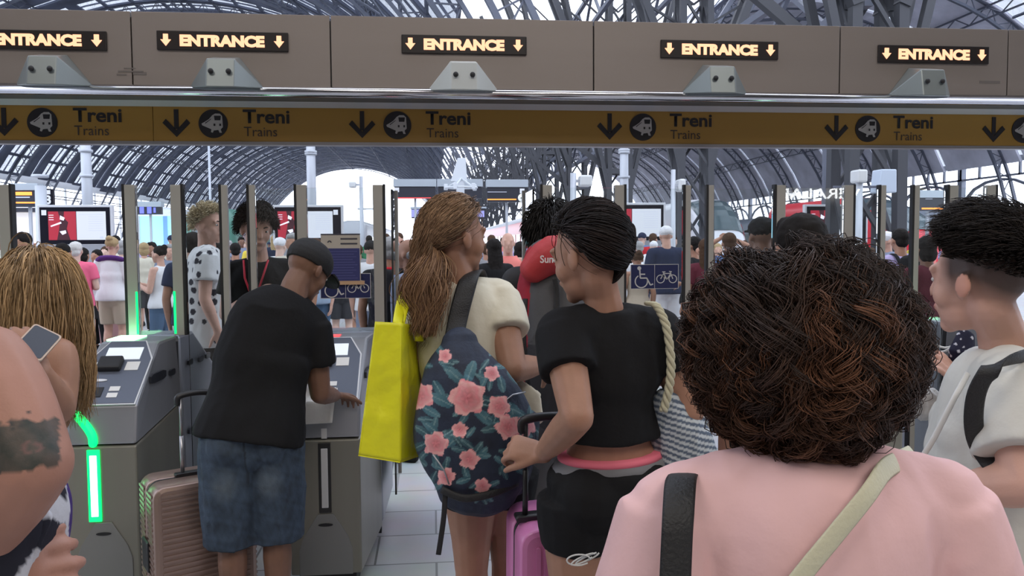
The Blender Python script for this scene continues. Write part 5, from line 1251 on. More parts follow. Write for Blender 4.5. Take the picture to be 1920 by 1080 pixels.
# front face q0-q1-q2-q3, side face q3-q2-b1-b0, subdivided for a soft wrinkled sheet
def sheet(a, b, c, d, nu, nv): return [[(a*(1-u)+d*u)*(1-v)+(b*(1-u)+c*u)*v for u in np.linspace(0,1,nu)] for v in np.linspace(0,1,nv)]
mb = MB()
for (a,b,c,d,nu) in ((q[0],q[1],q[2],q[3],16),(q[3],q[2],b_[1],b_[0],14),(b_[0],b_[1],b_[2],b_[3],16),(b_[3],b_[2],q[1],q[0],14)):
    G = np.array(sheet(a,b,c,d,nu,40)); nv, nu_ = G.shape[:2]; nrm = _unit(np.cross(c-a, d-b)); u = np.linspace(0,1,nu_)[None,:]; v = np.linspace(0,1,nv)[:,None]
    w_ = noise(G.reshape(-1,3), 16, 6).reshape(nv,nu_)*np.sin(u*PI)*np.sin(v*PI)**.5*.007
    G = G+nrm*w_[...,None]; mb.add(G.reshape(-1,3), [(i*nu_+j,(i+1)*nu_+j,(i+1)*nu_+j+1,i*nu_+j+1) for i in range(nv-1) for j in range(nu_-1)], 0, True)
mb.add([q[1],q[2],b_[1],b_[2]], [(0,1,2,3)])
o = mb.build('bag_body', YB, yb); so = o.modifiers.new('s','SOLIDIFY'); so.thickness = .003
for (pts) in ([P(745,608,2.42), P(752,570,2.50), P(764,548,2.58), P(776,560,2.66), P(776,604,2.62)],): strap_mesh('handle', pts, .016, .003, YB, yb, (.6,.6,0))
hl = MB(); hl.tube([P(752,606,2.45), P(757,570,2.50), P(772,552,2.54), P(785,575,2.54), P(786,640,2.52)], [.012,.02,.024,.02,.014], 10, flat=.004, side=(1,.3,0), sub=4); hl.build('handle', YB, yb)

# 5 the man in the black cap
J = mkJ(1.0, 'm', arm=1.12, R=_unit(A3(1,.25,0)), head=P(577,508,3.40), hf=A3(.50,.62,-.55), neck=P(546,548,3.33), chest=P(500,650,3.27), pel=A3(P(470,820,3.2)[0],3.2,.88),
        shL=P(457,592,3.26), shR=P(587,607,3.36), elR=P(600,738,3.36), wrR=P(630,742,3.56), elL=P(515,705,3.52), wrL=P(562,708,3.66), hipL=P(430,815,3.18), hipR=P(515,818,3.22), leg=1.06)
ha = {'R': dict(d=A3(.35,.8,-.15), n=A3(0,-.1,-1), curl=.45), 'L': dict(d=A3(.75,.6,-.1), n=A3(0,-.1,-1), curl=.5)}
r = person('person', J, 'man in a black cap and black t-shirt with denim shorts, leaning over the gate', 'brown', handargs=ha)
vol(shirt_vol(J, hem=.035, sleeve=.60, grow=.018, loose=.022, sl_grow=.024), 'tshirt', BLKC, r, .007, 12, post=folds(.007, 9, 22))
def denim(co, no):
    z = co[:,2]; c = np.tile(A3(.035,.055,.085), (len(co),1)); c *= (1+.35*noise(co,60,3,2))[:,None]
    f = np.zeros(len(co))
    for h in ('hipL','hipR'):
        k = J['kn'+h[-1]]; m_ = lerp(J[h], k, .42); d = np.linalg.norm((co-m_)*A3(1,.6,.62), axis=1); f = np.maximum(f, np.clip(1-d/.085,0,1))
    f = np.clip(f*1.5*(1+.4*noise(co,40,6)),0,1)[:,None]; c = c*(1-f)+A3(.22,.27,.31)*f
    wz = np.clip((z-.80)/.10,0,1)[:,None]*.25; c = c*(1-wz)+A3(.10,.13,.17)*wz
    hem_ = ((z < .445) & (z > .432))[:,None]; c = np.where(hem_, A3(.015,.022,.035), c)
    c = np.where((z < .418)[:,None], A3(.25,.28,.30), c)
    seam = (np.abs(co[:,0]-(J['hipL'][0]+J['hipR'][0])/2) < .004)[:,None] & (z > .70)[:,None]; return np.where(seam, A3(.02,.03,.045), c)
vol(bottom_vol(J, 'shorts', length=1.12, grow=.018, waist=.05, wide=1.1), 'denim_shorts', mat('denim', (.1,.13,.18), .85, vcol=True, bump=.3, bscale=160), r, .006, 4, paint=denim, post=folds(.006, 14, 7, (1,1,.7)))
d = None
shoes(J, BLKC, r)
fr = frame(J['hf']); g = 1.0
cap = empty('baseball_cap', J['head'], 'black baseball cap on the man leaning over the gate', 'cap')
mb = MB(); c = hp(J['head'], fr, 0, -.012, .045); ellf(mb, c, (.088,.110,.088), fr, 20)
o = vol(mb, 'cap_crown', mat('cap_cloth', (.013,.013,.014), .8, bump=.2, bscale=140), cap, .005, 2, post=lambda co, no: np.where((((co-hp(J['head'],fr,0,0,.012))@fr[2]) < 0)[:,None], co-fr[2]*((co-hp(J['head'],fr,0,0,.012))@fr[2])[:,None], co))
mb = MB(); mb.tube([hp(J['head'],fr,-.068,.075,.030), hp(J['head'],fr,-.045,.14,.022), hp(J['head'],fr,0,.165,.020), hp(J['head'],fr,.045,.14,.022), hp(J['head'],fr,.068,.075,.030)], .006, 6, flat=.003, sub=4)
P0 = [hp(J['head'],fr,.075*math.cos(a),.075+.095*math.sin(a),.030-.012*math.sin(a)) for a in np.linspace(0,PI,17)]
mb.add([p+fr[2]*.003 for p in P0]+[p-fr[2]*.003 for p in P0], [tuple(range(17)), tuple(range(17,34))[::-1]]+[(i,i+1,18+i,17+i) for i in range(16)], 0, True)
mb.build('cap_brim', mat('cap_cloth', ()), cap)
mb = MB(); mb.ell(hp(J['head'],fr,0,-.012,.133), (.007,.007,.004)); mb.build('cap_button', mat('cap_cloth', ()), cap)
# the white sheet he works on, draped over the front of the cabinet
mb = MB(); G = []
for v in np.linspace(0,1,18):
    row = []
    for u in np.linspace(0,1,12):
        px = 560+75*u-10*v; 
        if v < .5: p = P(px, 716+52*v*1.5-4*math.sin(u*3), 3.80-.28*v)+A3(0,0,.012*math.sin(u*7))
        else: p = P(px-2, 752+(v-.5)*90+4*u*-1, 3.63-.02*math.sin(v*PI)-.010*math.sin(u*5))
        row.append(p)
    G.append(row)
G = np.array(G); mb.add(G.reshape(-1,3), [(i*12+j,(i+1)*12+j,(i+1)*12+j+1,i*12+j+1) for i in range(17) for j in range(11)], 0, True)
o = mb.build('paper_sheet', mat('paper_white', (.80,.78,.73), .75, bump=.2, bscale=30)); so = o.modifiers.new('s','SOLIDIFY'); so.thickness = .002; tag(o, 'white paper sheet on the gate cabinet under the hands of the man in the cap', 'paper')
# his rose gold suitcase
pc = P(372,960,3.40)
suitcase('suitcase', float(pc[0]), 3.40, .05, .40, .27, .62, .52, 'rose gold ribbed suitcase standing between the green lit cabinet and the man in the cap', (GOLD, PLB, (1.0,.115,.0)), rib='h')

# 6 the woman with long hair at the left
J = mkJ(.95, 'f', R=_unit(A3(.5,.85,0)), head=P(72,572,1.98), hf=A3(-.70,.62,-.38), neck=P(92,648,2.0), chest=P(58,760,2.0), pel=A3(P(-30,900,2.02)[0],2.02,.88),
        shL=P(108,668,1.88), shR=P(60,668,2.12), elL=P(110,765,1.84), wrL=P(76,700,1.73), elR=P(30,800,2.2), wrR=P(20,730,2.0))
ha = {'L': dict(d=A3(-.35,-.2,.9), n=A3(-.8,.5,.3), curl=.55, s=.85)}
r = person('person', J, 'woman with long light brown hair at the left edge looking down at a phone', 'tan', handargs=ha)
vol(bottom_vol(J, 'trousers', grow=.016, waist=.24, wide=1.0), 'jumpsuit', mat('beige_linen', (.42,.36,.28), .85, bump=.2, bscale=50), r, .008, 4, post=folds(.005, 10, 5)); shoes(J, CREAM, r)
E = [(J['neck']-ZUP*.01, (.055,.06,.10), (A3(1,0,0),A3(0,1,0),ZUP))]
flow_hair(r, J, 6500, .32, K=20, seed=61, field=lambda p, D, k, fr: np.tile(-ZUP, (len(p),1))+((fr[0]*D[:,:1]+fr[1]*D[:,1:2]*.8)*(.02+1.5*np.clip(D[:,2:3]-.25,0,1)*max(0,1-k/4))), colf=hcol((.15,.09,.04),(.50,.33,.17)), r0=.0013, g_=.45, lift=.014, wave=(.004,.11), E=E, low=-.3, front=.30, d0=.3)
ph = empty('smartphone', P(70,643,1.62), 'smartphone in a pale case held up in front of the long hair', 'phone')
Mx = Matrix.Scale(1,4) @ Matrix.Translation(Vector(P(70,643,1.72))) @ Matrix.Rotation(math.radians(8), 4, 'Z') @ Matrix.Rotation(math.radians(30), 4, 'Y') @ Matrix.Rotation(math.radians(-52), 4, 'X') @ Matrix.Scale(.82, 4)
MB().rbox((-.036,-.004,-.036*1.35), (.036,.005,.049), .008, 0, Mx).build('case', mat('phone_case', (.55,.42,.33), .5), ph)
MB().rbox((-.032,-.0055,-.044), (.032,-.004,.044), .006, 0, Mx).build('screen', mat('phone_screen', (.03,.035,.05), .45, emit=.03, ecol=(.3,.35,.5)), ph)

# 7 the person with the tattooed arm, cut by the left edge
Y = 1.12
tat = P(50,835,1.03)
def tatpaint(co, no):
    d = co-CAM; zz = d@_F; px = 960+FPX*(d@_R)/zz; py = 540-FPX*(d@_U)/zz
    c = np.tile(A3(.40,.205,.15), (len(co),1)); c *= (1+.06*noise(co,25,1))[:,None]
    near = (no[:,1] < .35) & (co[:,0] > P(-60,800,1.1)[0])
    m = near & (px > -40) & (px < 112) & (py > 792-.05*px+4*np.sin(px/9)) & (py < 890-.18*px+3*np.sin(px/7)); t_ = np.clip(.5+.5*noise(co,90,7),0,1)[:,None]
    c[m] = (A3(.035,.045,.040)*t_+A3(.11,.085,.07)*(1-t_))[m]
    m2 = near & (np.hypot((px-58)/20,(py-838)/13) < 1) & (np.hypot((px-58)/13,(py-838)/8) > 1); c[m2] = A3(.16,.09,.08)
    for (x0,y0,x1,y1) in ((28,806,8,776),(34,806,54,770)):
        u = np.clip(((px-x0)*(x1-x0)+(py-y0)*(y1-y0))/((x1-x0)**2+(y1-y0)**2),0,1); dd = np.hypot(px-x0-u*(x1-x0), py-y0-u*(y1-y0)); c[near & (dd < 1.6)] = A3(.05,.05,.05)
    return c
J = mkJ(1.0, 'f', fat=1.25, arm=1.30, R=_unit(A3(1,-.1,0)), head=P(-190,520,1.2), hf=A3(-.2,1,0), neck=P(-180,620,1.16), chest=P(-175,860,1.16), pel=A3(P(-170,860,1.18)[0],1.18,.93),
        shL=P(-360,740,1.2), shR=P(-30,692,1.07), elL=P(-420,1080,1.2), wrL=P(-300,1150,1.4), elR=P(58,868,1.03), wrR=P(-88,1082,1.10))
ha = {'R': dict(d=A3(.95,.1,.12), n=A3(0,1,-.3), curl=.8, s=1.15)}
r = person('person', J, 'person with a tattooed upper arm cut off by the left picture edge', 'light', handargs=ha, paint=tatpaint, voxel=.0055)
def swirl(co, no):
    a = noise(co, 16, 14); c = np.tile(A3(.55,.55,.58), (len(co),1)); c[a > .18] = A3(.045,.02,.14); c[a < -.35] = A3(.02,.02,.03); return c
vol(shirt_vol(J, hem=.05, sleeve=.12, grow=.022, loose=.03, tank=True), 'sleeveless_top', VC, r, .007, 11, paint=swirl, post=folds(.006, 12, 15))
vol(bottom_vol(J, 'trousers', length=1), 'trousers', BLKC, r, .010, 4); shoes(J, BLKC, r)
flow_hair(r, J, 1500, .06, K=7, seed=71, field=None, colf=hcol((.02,.012,.01),(.05,.03,.02)), r0=.002, g_=.4, lift=.02, d0=.2)
sc_ = MB(); sc_.tube([P(-60,860,1.16), P(18,935,1.13), P(42,985,1.12), P(30,1040,1.10)], [.04,.045,.04,.025], 14, flat=[.03,.035,.03,.02], side=(1,0,.2), roundcap=True)
tag(vol(sc_, 'silk_scarf', VC, None, .005, 3, paint=swirl, post=folds(.008, 20, 4)), 'purple and white patterned scarf below the tattooed arm', 'scarf')
dk = MB(); dk.tube([P(-40,880,1.22), P(48,905,1.22), P(62,945,1.22), P(58,975,1.22)], [.05,.045,.03,.015], 14, flat=.03, side=(0,0,1), roundcap=True)  # dark body put in for the shade below the arm
tag(vol(dk, 'dark_pouch', mat('dark_brown_suede', (.022,.012,.009), .8), None, .006, 3), 'dark brown pouch tucked under the tattooed arm', 'bag')

# 8 the staff member behind the glass
J = mkJ(1.06, 'm', R=_unit(A3(-1,.15,0)), F=_unit(A3(-.12,-1,0)), head=P(481,430,4.78), hf=A3(.42,-.88,-.28), neck=P(484,487,4.86), chest=P(486,560,4.88), pel=A3(P(486,560,4.9)[0],4.9,1.0),
        shR=P(436,508,4.84), shL=P(536,503,4.92), elR=P(424,590,4.84), wrR=P(475,556,4.68), elL=P(550,600,4.9), wrL=P(520,650,4.75))
r = person('person', J, 'man with dark curly hair, black polo and red lanyard facing us behind the glass', 'light', voxel=.007)
vol(shirt_vol(J, hem=.06, sleeve=.55, grow=.018, loose=.02, sl_grow=.02), 'polo_shirt', BLKC, r, .008, 11, post=folds(.005, 12, 33))
vol(bottom_vol(J, 'trousers', length=1), 'trousers', BLKC, r, .010, 4); shoes(J, BLKC, r)
mb = MB(); mb.tube([J['neck']+A3(-.07,-.06,.0), J['neck']+A3(-.05,-.13,-.10), J['chest']+A3(.0,-.145,-.02)], .006, 6, flat=.002, side=(1,0,0)); mb.tube([J['neck']+A3(.07,-.06,.0), J['neck']+A3(.05,-.13,-.10), J['chest']+A3(.0,-.145,-.02)], .006, 6, flat=.002, side=(1,0,0))
mb.box(tuple(J['chest']+A3(-.03,-.155,-.12)), tuple(J['chest']+A3(.03,-.145,-.03))); tag(mb.build('lanyard', mat('red_lanyard', (.55,.02,.05), .6)), 'red lanyard round the neck of the man behind the glass', 'lanyard')
flow_hair(r, J, 3200, lambda D, rr: .035+.035*rr.rand(len(D)), K=9, seed=81, field=lambda p, D, k, fr: D@np.stack(fr,1).T*.25-ZUP*.8, colf=hcol((.010,.008,.007),(.030,.020,.015)), r0=.0022, g_=.4, lift=.02, wave=(.007,.03), low=-.12, front=.45, d0=.35)

# 9 the man in the floral shirt
J = mkJ(1.06, 'm', R=_unit(A3(.35,-.9,0)), F=_unit(A3(.9,.35,0)), head=P(392,424,5.8), hf=A3(.93,-.30,-.02), neck=P(388,462,5.82), chest=P(387,510,5.82), pel=A3(P(386,560,5.82)[0],5.82,1.0),
        shR=P(388,478,5.62), shL=P(385,474,6.02), elR=P(384,560,5.56), wrR=P(408,620,5.58), elL=P(392,560,6.1), wrL=P(402,620,6.1))
r = person('person', J, 'blond man in a white shirt printed with dark flowers, facing right behind the glass', 'light', voxel=.007)
vol(shirt_vol(J, hem=.08, sleeve=.6, grow=.022, loose=.03, sl_grow=.03), 'floral_shirt', VC, r, .007, 11, paint=dots((.62,.62,.62),(.02,.02,.03),15,.36,5), post=folds(.005, 12, 34))
vol(bottom_vol(J, 'trousers', length=1), 'trousers', BLKC, r, .010, 4); shoes(J, BLKC, r)
flow_hair(r, J, 1600, .022, K=6, seed=91, field=lambda p, D, k, fr: fr[1]*.7-ZUP*.3, colf=hcol((.40,.32,.19),(.60,.50,.33)), r0=.0028, g_=.3, lift=.03, wave=(.004,.03), low=-.1, front=.45)

# 10 the traveller with the red rucksack
J = mkJ(1.02, 'm', R=_unit(A3(1,.1,0)), head=P(1032,448,3.35), hf=A3(.1,1,-.1), neck=P(1040,505,3.33), chest=P(1044,590,3.33), pel=A3(P(1046,590,3.33)[0],3.33,.96),
        shL=P(968,525,3.33), shR=P(1118,525,3.37), elL=P(955,640,3.36), wrL=P(965,700,3.6), elR=P(1130,640,3.4), wrR=P(1110,700,3.6))
r = person('person', J, 'traveller with black hair mostly hidden behind a red and grey rucksack', 'tan', voxel=.008)
vol(shirt_vol(J, hem=.05), 'tshirt', mat('charcoal_cotton', (.03,.03,.034), .85), r, .009, 11, post=folds(.004,12,4))
vol(bottom_vol(J, 'trousers', length=1), 'trousers', mat('grey_trousers', (.08,.08,.085), .85), r, .010, 4); shoes(J, BLKC, r)
flow_hair(r, J, 2400, .05, K=7, seed=95, d0=.3, field=None, colf=hcol((.008,.007,.007),(.02,.016,.014)), r0=.0024, g_=.3, lift=.03, low=-.3)
rk = empty('hiking_rucksack', P(1040,700,3.1)*A3(1,1,0)+A3(0,0,1.05), 'tall red and grey hiking rucksack between the two women', 'rucksack')
mb = MB(); mb.tube([P(1030,490,3.10), P(1032,560,3.08), P(1038,660,3.06), P(1045,760,3.08)], [.10,.135,.14,.12], 20, flat=[.09,.11,.12,.10], side=(1,0,0), sub=3, roundcap=True)
def rkp(co, no):
    z = co[:,2]; x = co[:,0]; c = np.tile(A3(.085,.085,.09), (len(co),1)); xl = P(1000,600,3.05)[0]; zt = P(1030,510,3.05)[2]
    c[(x < xl+.10*(z-zt-.1))] = A3(.30,.02,.035); c[(z < P(1030,640,3.05)[2])] = A3(.045,.045,.05); c[(x < xl-.03) & (z < zt)] = A3(.28,.02,.035); return c
vol(mb, 'bag_body', VC, rk, .006, 3, paint=rkp, post=folds(.006, 14, 18))
mb = MB(); mb.tube([P(1000,505,3.0), P(1035,478,3.0), P(1085,480,3.02)], [.055,.075,.07], 16, flat=[.05,.07,.06], side=(0,0,1), sub=3, roundcap=True)
vol(mb, 'top_lid', mat('rucksack_red', (.42,.03,.035), .6, bump=.2, bscale=60), rk, .006, 3)
a = P(1012,493,2.92); text('Summ', a[0], a[0]+.085, a[2], a[2]+.028, 2.912, mat('logo_white', (.7,.7,.7), .5), rk, 'lettering', bold=.02)
for (pts) in ([P(985,560,2.98),P(982,640,2.95),P(990,720,2.97)], [P(1040,640,2.93),P(1045,560,2.95),P(1040,520,2.95)]): strap_mesh('compression_strap', pts, .010, .003, BLKW, rk, (1,0,0))
# ------------------------------------------------------------------ the crowd on the platform side
_proto = {}
def proto(kind, sex, pose):
    k = (kind, sex, pose)
    if k in _proto: return _proto[k]
    J = std_pose(1.72, sex=sex, arms='down' if pose in ('L','R') else pose); vx = .013; mm = BLKC
    if kind == 'body': me = vol(body_vol(J), 'body', mm, None, .0115, 2, keep=False)
    elif kind == 'tshirt': me = vol(shirt_vol(J, hem=.05, sleeve=.6, grow=.018, loose=.02), 'top', mm, None, vx, 4, keep=False, post=folds(.004,12,3))
    elif kind == 'tank': me = vol(shirt_vol(J, hem=.04, sleeve=.05, grow=.014, loose=.012, tank=True), 'tank_top', mm, None, vx, 3, keep=False)
    elif kind == 'longsleeve': me = vol(shirt_vol(J, hem=.05, sleeve=2, grow=.02, loose=.02), 'shirt', mm, None, vx, 4, keep=False, post=folds(.004,12,3))
    elif kind == 'shorts': me = vol(bottom_vol(J, 'shorts', length=.8, wide=1.1), 'shorts', mm, None, vx, 3, keep=False)
    elif kind == 'trousers': me = vol(bottom_vol(J, 'trousers'), 'trousers', mm, None, vx, 3, keep=False)
    elif kind == 'dress': me = vol(bottom_vol(J, 'dress', length=1.0, waist=.2), 'skirt', mm, None, vx, 3, keep=False)
    elif kind == 'shoes':
        mb = MB()
        foot_vol(mb, J['an'+pose], J['F'], 1.0, 1.18); me = vol(mb, 'shoe', mm, None, .012, 2, keep=False)
    else:
        c = J['head']; fr = frame(J['hf']); mb = MB(); E = lambda x,y,z,a,b,d: ellf(mb, hp(c,fr,x,y,z), (a,b,d), fr, 16); sm_ = 2
        if kind == 'short': E(0,-.024,.046,.082,.092,.086); E(0,.03,.085,.062,.055,.04); E(0,-.06,-.01,.066,.048,.06)
        elif kind == 'grey_fringe': E(0,-.05,.0,.081,.062,.045)
        elif kind == 'bob': E(0,-.024,.046,.086,.095,.088); E(0,-.045,-.03,.088,.065,.09)
        elif kind == 'long': E(0,-.024,.046,.086,.094,.088); mb.tube([hp(c,fr,0,-.05,.03), hp(c,fr,0,-.07,-.10), hp(c,fr,0,-.095,-.24), hp(c,fr,0,-.11,-.33)], [.08,.088,.085,.05], 14, flat=[.05,.05,.035,.02], side=fr[0], roundcap=True)
        elif kind == 'bun': E(0,-.024,.044,.082,.092,.084); E(0,-.09,.10,.045,.04,.04)
        elif kind == 'tail': E(0,-.024,.044,.082,.092,.084); mb.tube([hp(c,fr,0,-.11,.04), hp(c,fr,0,-.14,-.04), hp(c,fr,0,-.13,-.20)], [.025,.035,.018], 10, roundcap=True)
        elif kind == 'cap': E(0,-.01,.050,.086,.106,.082); mb.tube([hp(c,fr,0,.07,.045), hp(c,fr,0,.15,.035)], [.07,.055], 14, flat=[.008,.006], side=fr[0], roundcap=True)
        post = (lambda co, no: co+no*(noise(co,60,2)*.003)[:,None])
        me = vol(mb, 'cap' if kind == 'cap' else 'hair', mm, None, .008, sm_, keep=False, post=post)
    _proto[k] = me; return me
def pack_proto(kind):
    if kind in _proto: return _proto[kind]
    mb = MB()
    if kind == 'backpack': mb.tube([(0,-.20,1.06),(0,-.22,1.2),(0,-.19,1.40)], [.13,.15,.11], 16, flat=[.07,.085,.06], side=(1,0,0), roundcap=True)
    else: mb.tube([(0,0,.02),(0,0,.2),(0,0,.34)], [.22,.25,.18], 16, flat=[.15,.16,.10], side=(1,0,0), roundcap=True)
    _proto[kind] = vol(mb, 'bag_body', BLKC, None, .01, 3, keep=False, post=folds(.006,14,2)); return _proto[kind]
def put(me, name, m_, root):
    o = bpy.data.objects.new(name, me); col.objects.link(o); o.parent = root
    if not me.materials: me.materials.append(m_)
    o.material_slots[0].link = 'OBJECT'; o.material_slots[0].material = m_; return o
CM = {}
PLACED = []; OBST = []
for o in list(bpy.data.objects):
    if o.parent is None and o.name.split('.')[0] in ('screen_totem','platform_mast','shop_kiosk','camera_mast','box_lantern','departure_board','platform_number_sign','lit_hoarding'):
        bb = [v.co for c in o.children for v in c.data.vertices]
        lowb = [v for v in bb if v.z < 1.9]
        if lowb: OBST.append((min(v.x for v in lowb), min(v.y for v in lowb), max(v.x for v in lowb), max(v.y for v in lowb)))
for k_ in range(3): OBST.append((CX-.9, 4.9+BAY*(k_+1)-.7, CX+.9, 4.9+BAY*(k_+1)+.7))
def cloth(c):
    if c not in CM: CM[c] = mat('cloth_%02d' % len(CM), c, .85, bump=.15, bscale=50, spec=.2)
    return CM[c]
COL = dict(black=(.012,.012,.013), navy=(.02,.028,.06), white=(.66,.66,.68), cream=(.6,.56,.46), grey=(.22,.22,.23), dgrey=(.06,.06,.065), red=(.45,.02,.03), pink=(.75,.14,.24), coral=(.72,.22,.19), blue=(.10,.18,.38), lblue=(.30,.38,.50),
           slate=(.20,.23,.31), jeans=(.07,.12,.20), lilac=(.42,.36,.58), maroon=(.10,.02,.03), olive=(.10,.11,.05), beige=(.42,.35,.27), green=(.05,.2,.1), yellow=(.7,.55,.08), purple=(.09,.03,.16),
           hblack=(.012,.010,.009), hbrown=(.06,.032,.018), hblond=(.36,.26,.14), hgrey=(.30,.30,.30), hwhite=(.55,.54,.52))
def crowd(px, py, Y, sex, pose, yaw, skin, top, bottom, hair, label, group=None, name='person'):
    p = P(px, py, Y); H = p[2]-.008; s = H/1.705
    for _t in range(14):
        hit = any(abs(p[0]-a) < .60 and abs(p[1]-b) < .5 for a, b in PLACED) or any(a-.35 < p[0] < c+.35 and b-.4 < p[1] < d+.4 for a, b, c, d in OBST)
        if not hit: break
        Y += .3; q = P(px, 500, Y); p = A3(q[0], q[1], p[2])
    PLACED.append((p[0], p[1]))
    r = empty(name, (p[0], p[1], 0), label, 'person', group); r.rotation_euler = (0,0,math.radians(yaw)); r.scale = (s,s,s)
    put(proto('body',sex,pose), 'body', SKIN[skin], r); 
    nm = {'tshirt':'top','tank':'tank_top','longsleeve':'shirt'}
    put(proto(top[0],sex,pose), nm[top[0]], cloth(COL[top[1]]), r)
    put(proto(bottom[0],sex,'down'), bottom[0], cloth(COL[bottom[1]]), r)
    if hair: put(proto(hair[0],'m','down'), 'cap' if hair[0] == 'cap' else 'hair', cloth(COL[hair[1]]), r)
    for q in 'LR': put(proto('shoes','m',q), 'shoe', cloth(COL['black' if (int(px)+ord(q)*0) % 2 else 'white']), r)
    return r
def worn(r, colr, label, group=None):
    b = bpy.data.objects.new('backpack', None); col.objects.link(b); b.location = r.location; b.rotation_euler = r.rotation_euler; b.scale = r.scale
    tag(b, label, 'backpack', group); put(pack_proto('backpack'), 'bag_body', cloth(COL[colr]), b)
    for s in (-1,1):
        mb = MB(); mb.tube([(s*.07,-.15,1.36),(s*.09,-.06,1.465),(s*.11,.06,1.43),(s*.12,.12,1.32),(s*.14,.05,1.18),(s*.11,-.14,1.10)], [.022]*6, 8, flat=.008, side=(1,0,0), sub=3); o = mb.build('shoulder_strap', cloth(COL[colr])); o.parent = b
    return b
C_ = crowd
C_(42,438,9,'f','one',150,'tan',('tank','red'),('shorts','jeans'),('bob','hblack'),'woman in a red top with dark hair at the far left post')
r = C_(118,458,8.6,'f','one',-15,'tan',('tshirt','lblue'),('trousers','navy'),('long','hblack'),'woman with long black hair just right of the long haired woman at left')
worn(r, 'slate', 'blue grey backpack worn by the long black haired woman at left')
C_(141,455,10.6,'m','one',10,'pale',('tshirt','pink'),('shorts','beige'),('short','hwhite'),'white haired person in a bright pink t-shirt under the far left screen')
C_(155,466,12.4,'f','down',-10,'tan',('tshirt','coral'),('shorts','black'),('bob','hblack'),'dark haired person in coral behind the pink t-shirt')
C_(183,470,12,'f','phone',160,'tan',('tshirt','black'),('trousers','black'),('bob','hblack'),'woman in black looking down at a phone under the left screen')
C_(198,463,14.5,'f','down',180,'pale',('tshirt','white'),('shorts','grey'),('bob','hbrown'),'brown haired woman facing us right of the woman in black')
r = C_(211,445,10.8,'f','one',-5,'light',('longsleeve','white'),('shorts','beige'),('bun','hblond'),'blonde woman with a bun and a purple sweater over her shoulders')
mb = MB(); mb.tube([(-.19,.0,1.38),(-.10,-.08,1.44),(.10,-.08,1.44),(.19,.0,1.38),(.08,.13,1.30),(-.08,.13,1.30),(-.19,.0,1.38)], .045, 10, sub=3, flat=.03); o = mb.build('draped_sweater', cloth(COL['purple'])); o.parent = r
r = C_(230,452,13,'f','one',0,'pale',('tshirt','white'),('dress','white'),('bob','hgrey'),'woman in a knee length white dress beside the glass post')
C_(271,456,13.6,'f','down',20,'light',('tshirt','cream'),('shorts','dgrey'),('bob','hblond'),'fair haired person in cream between the two green lit posts')
C_(300,462,10.4,'f','phone',70,'light',('tank','white'),('trousers','jeans'),('bun','hblack'),'woman in sunglasses, white tank top and jeans facing left with a phone')
C_(318,459,13,'m','down',180,'light',('tshirt','slate'),('shorts','beige'),('short','hgrey'),'grey haired man facing us behind the woman in the white tank top')
C_(285,455,15,'m','down',160,'tan',('tshirt','dgrey'),('trousers','black'),('short','hblack'),'dark haired man in charcoal behind the woman in sunglasses')
C_(361,438,7.6,'m','down',0,'tan',('tshirt','navy'),('trousers','navy'),('short','hblack'),'person in navy directly behind the floral shirt man')
C_(441,457,12,'m','down',15,'tan',('tshirt','navy'),('trousers','black'),('short','hblack'),'dark haired person seen between floral shirt and staff member')
C_(524,447,11.4,'m','down',-20,'pale',('tshirt','white'),('shorts','beige'),('cap','white'),'person in a white cap behind the shoulder of the staff member')
C_(549,439,9.6,'m','down',175,'tan',('tshirt','cream'),('shorts','grey'),('short','hgrey'),'grey haired man facing us above the black cap')
C_(592,449,10.4,'f','down',165,'light',('tshirt','lblue'),('trousers','jeans'),('bob','hbrown'),'woman in pale blue just left of the notice')
C_(639,453,11.6,'f','down',5,'pale',('tshirt','white'),('shorts','dgrey'),('tail','hbrown'),'woman in dark shorts standing behind the notice')
C_(672,460,14,'m','down',10,'tan',('tshirt','grey'),('shorts','slate'),('short','hbrown'),'man in grey shorts right behind the notice edge')
C_(695,453,9.4,'m','down',-5,'light',('tshirt','white'),('shorts','slate'),('cap','black'),'man in a dark cap and white shirt left of the tall post')
r = C_(731,447,6.6,'m','down',-8,'tan',('tshirt','black'),('shorts','black'),('short','hgrey'),'grey haired man in black with a red collar beside the bald man')
worn(r, 'black', 'black backpack on the grey haired man beside the bald man')
mb = MB(); mb.tube([(.085*math.cos(a),.0+.075*math.sin(a),1.455) for a in np.linspace(0,2*PI,17)], .020, 8, sub=1); o = mb.build('collar', cloth(COL['red'])); o.parent = r
C_(769,450,6.0,'m','down',62,'tan',('tshirt','slate'),('shorts','grey'),('grey_fringe','hgrey'),'bald man in a blue grey shirt facing left beside the yellow bag')
C_(912,458,12.6,'m','down',0,'tan',('tshirt','grey'),('shorts','black'),('short','hbrown'),'brown haired man just right of the ponytail woman')
C_(926,450,8.4,'f','down',15,'tan',('tshirt','black'),('trousers','black'),('long','hblack'),'black haired woman seen over the cream sleeve')
C_(952,438,9.2,'m','down',178,'light',('tank','coral'),('shorts','beige'),('grey_fringe','hgrey'),'man in a coral tank top facing us left of the red rucksack')
C_(976,455,8.2,'f','down',-10,'tan',('tshirt','white'),('shorts','black'),('bob','hblack'),'dark haired woman in white touching the red rucksack edge')
C_(1199,454,13.5,'m','down',0,'light',('tshirt','white'),('shorts','navy'),('short','hgrey'),'grey haired man in white left of the white cap')
C_(1196,472,9.6,'f','down',0,'tan',('tank','beige'),('shorts','pink'),('bun','hbrown'),'small woman with a brown bun in front of the wheelchair sign')
C_(1179,460,11,'m','down',10,'light',('tshirt','white'),('trousers','lblue'),('short','hbrown'),'man in a white shirt between the post and the wheelchair sign')
C_(1226,453,15.5,'m','down',0,'pale',('tshirt','white'),('shorts','beige'),('cap','white'),'distant person in a white hat beside the man in the white cap')
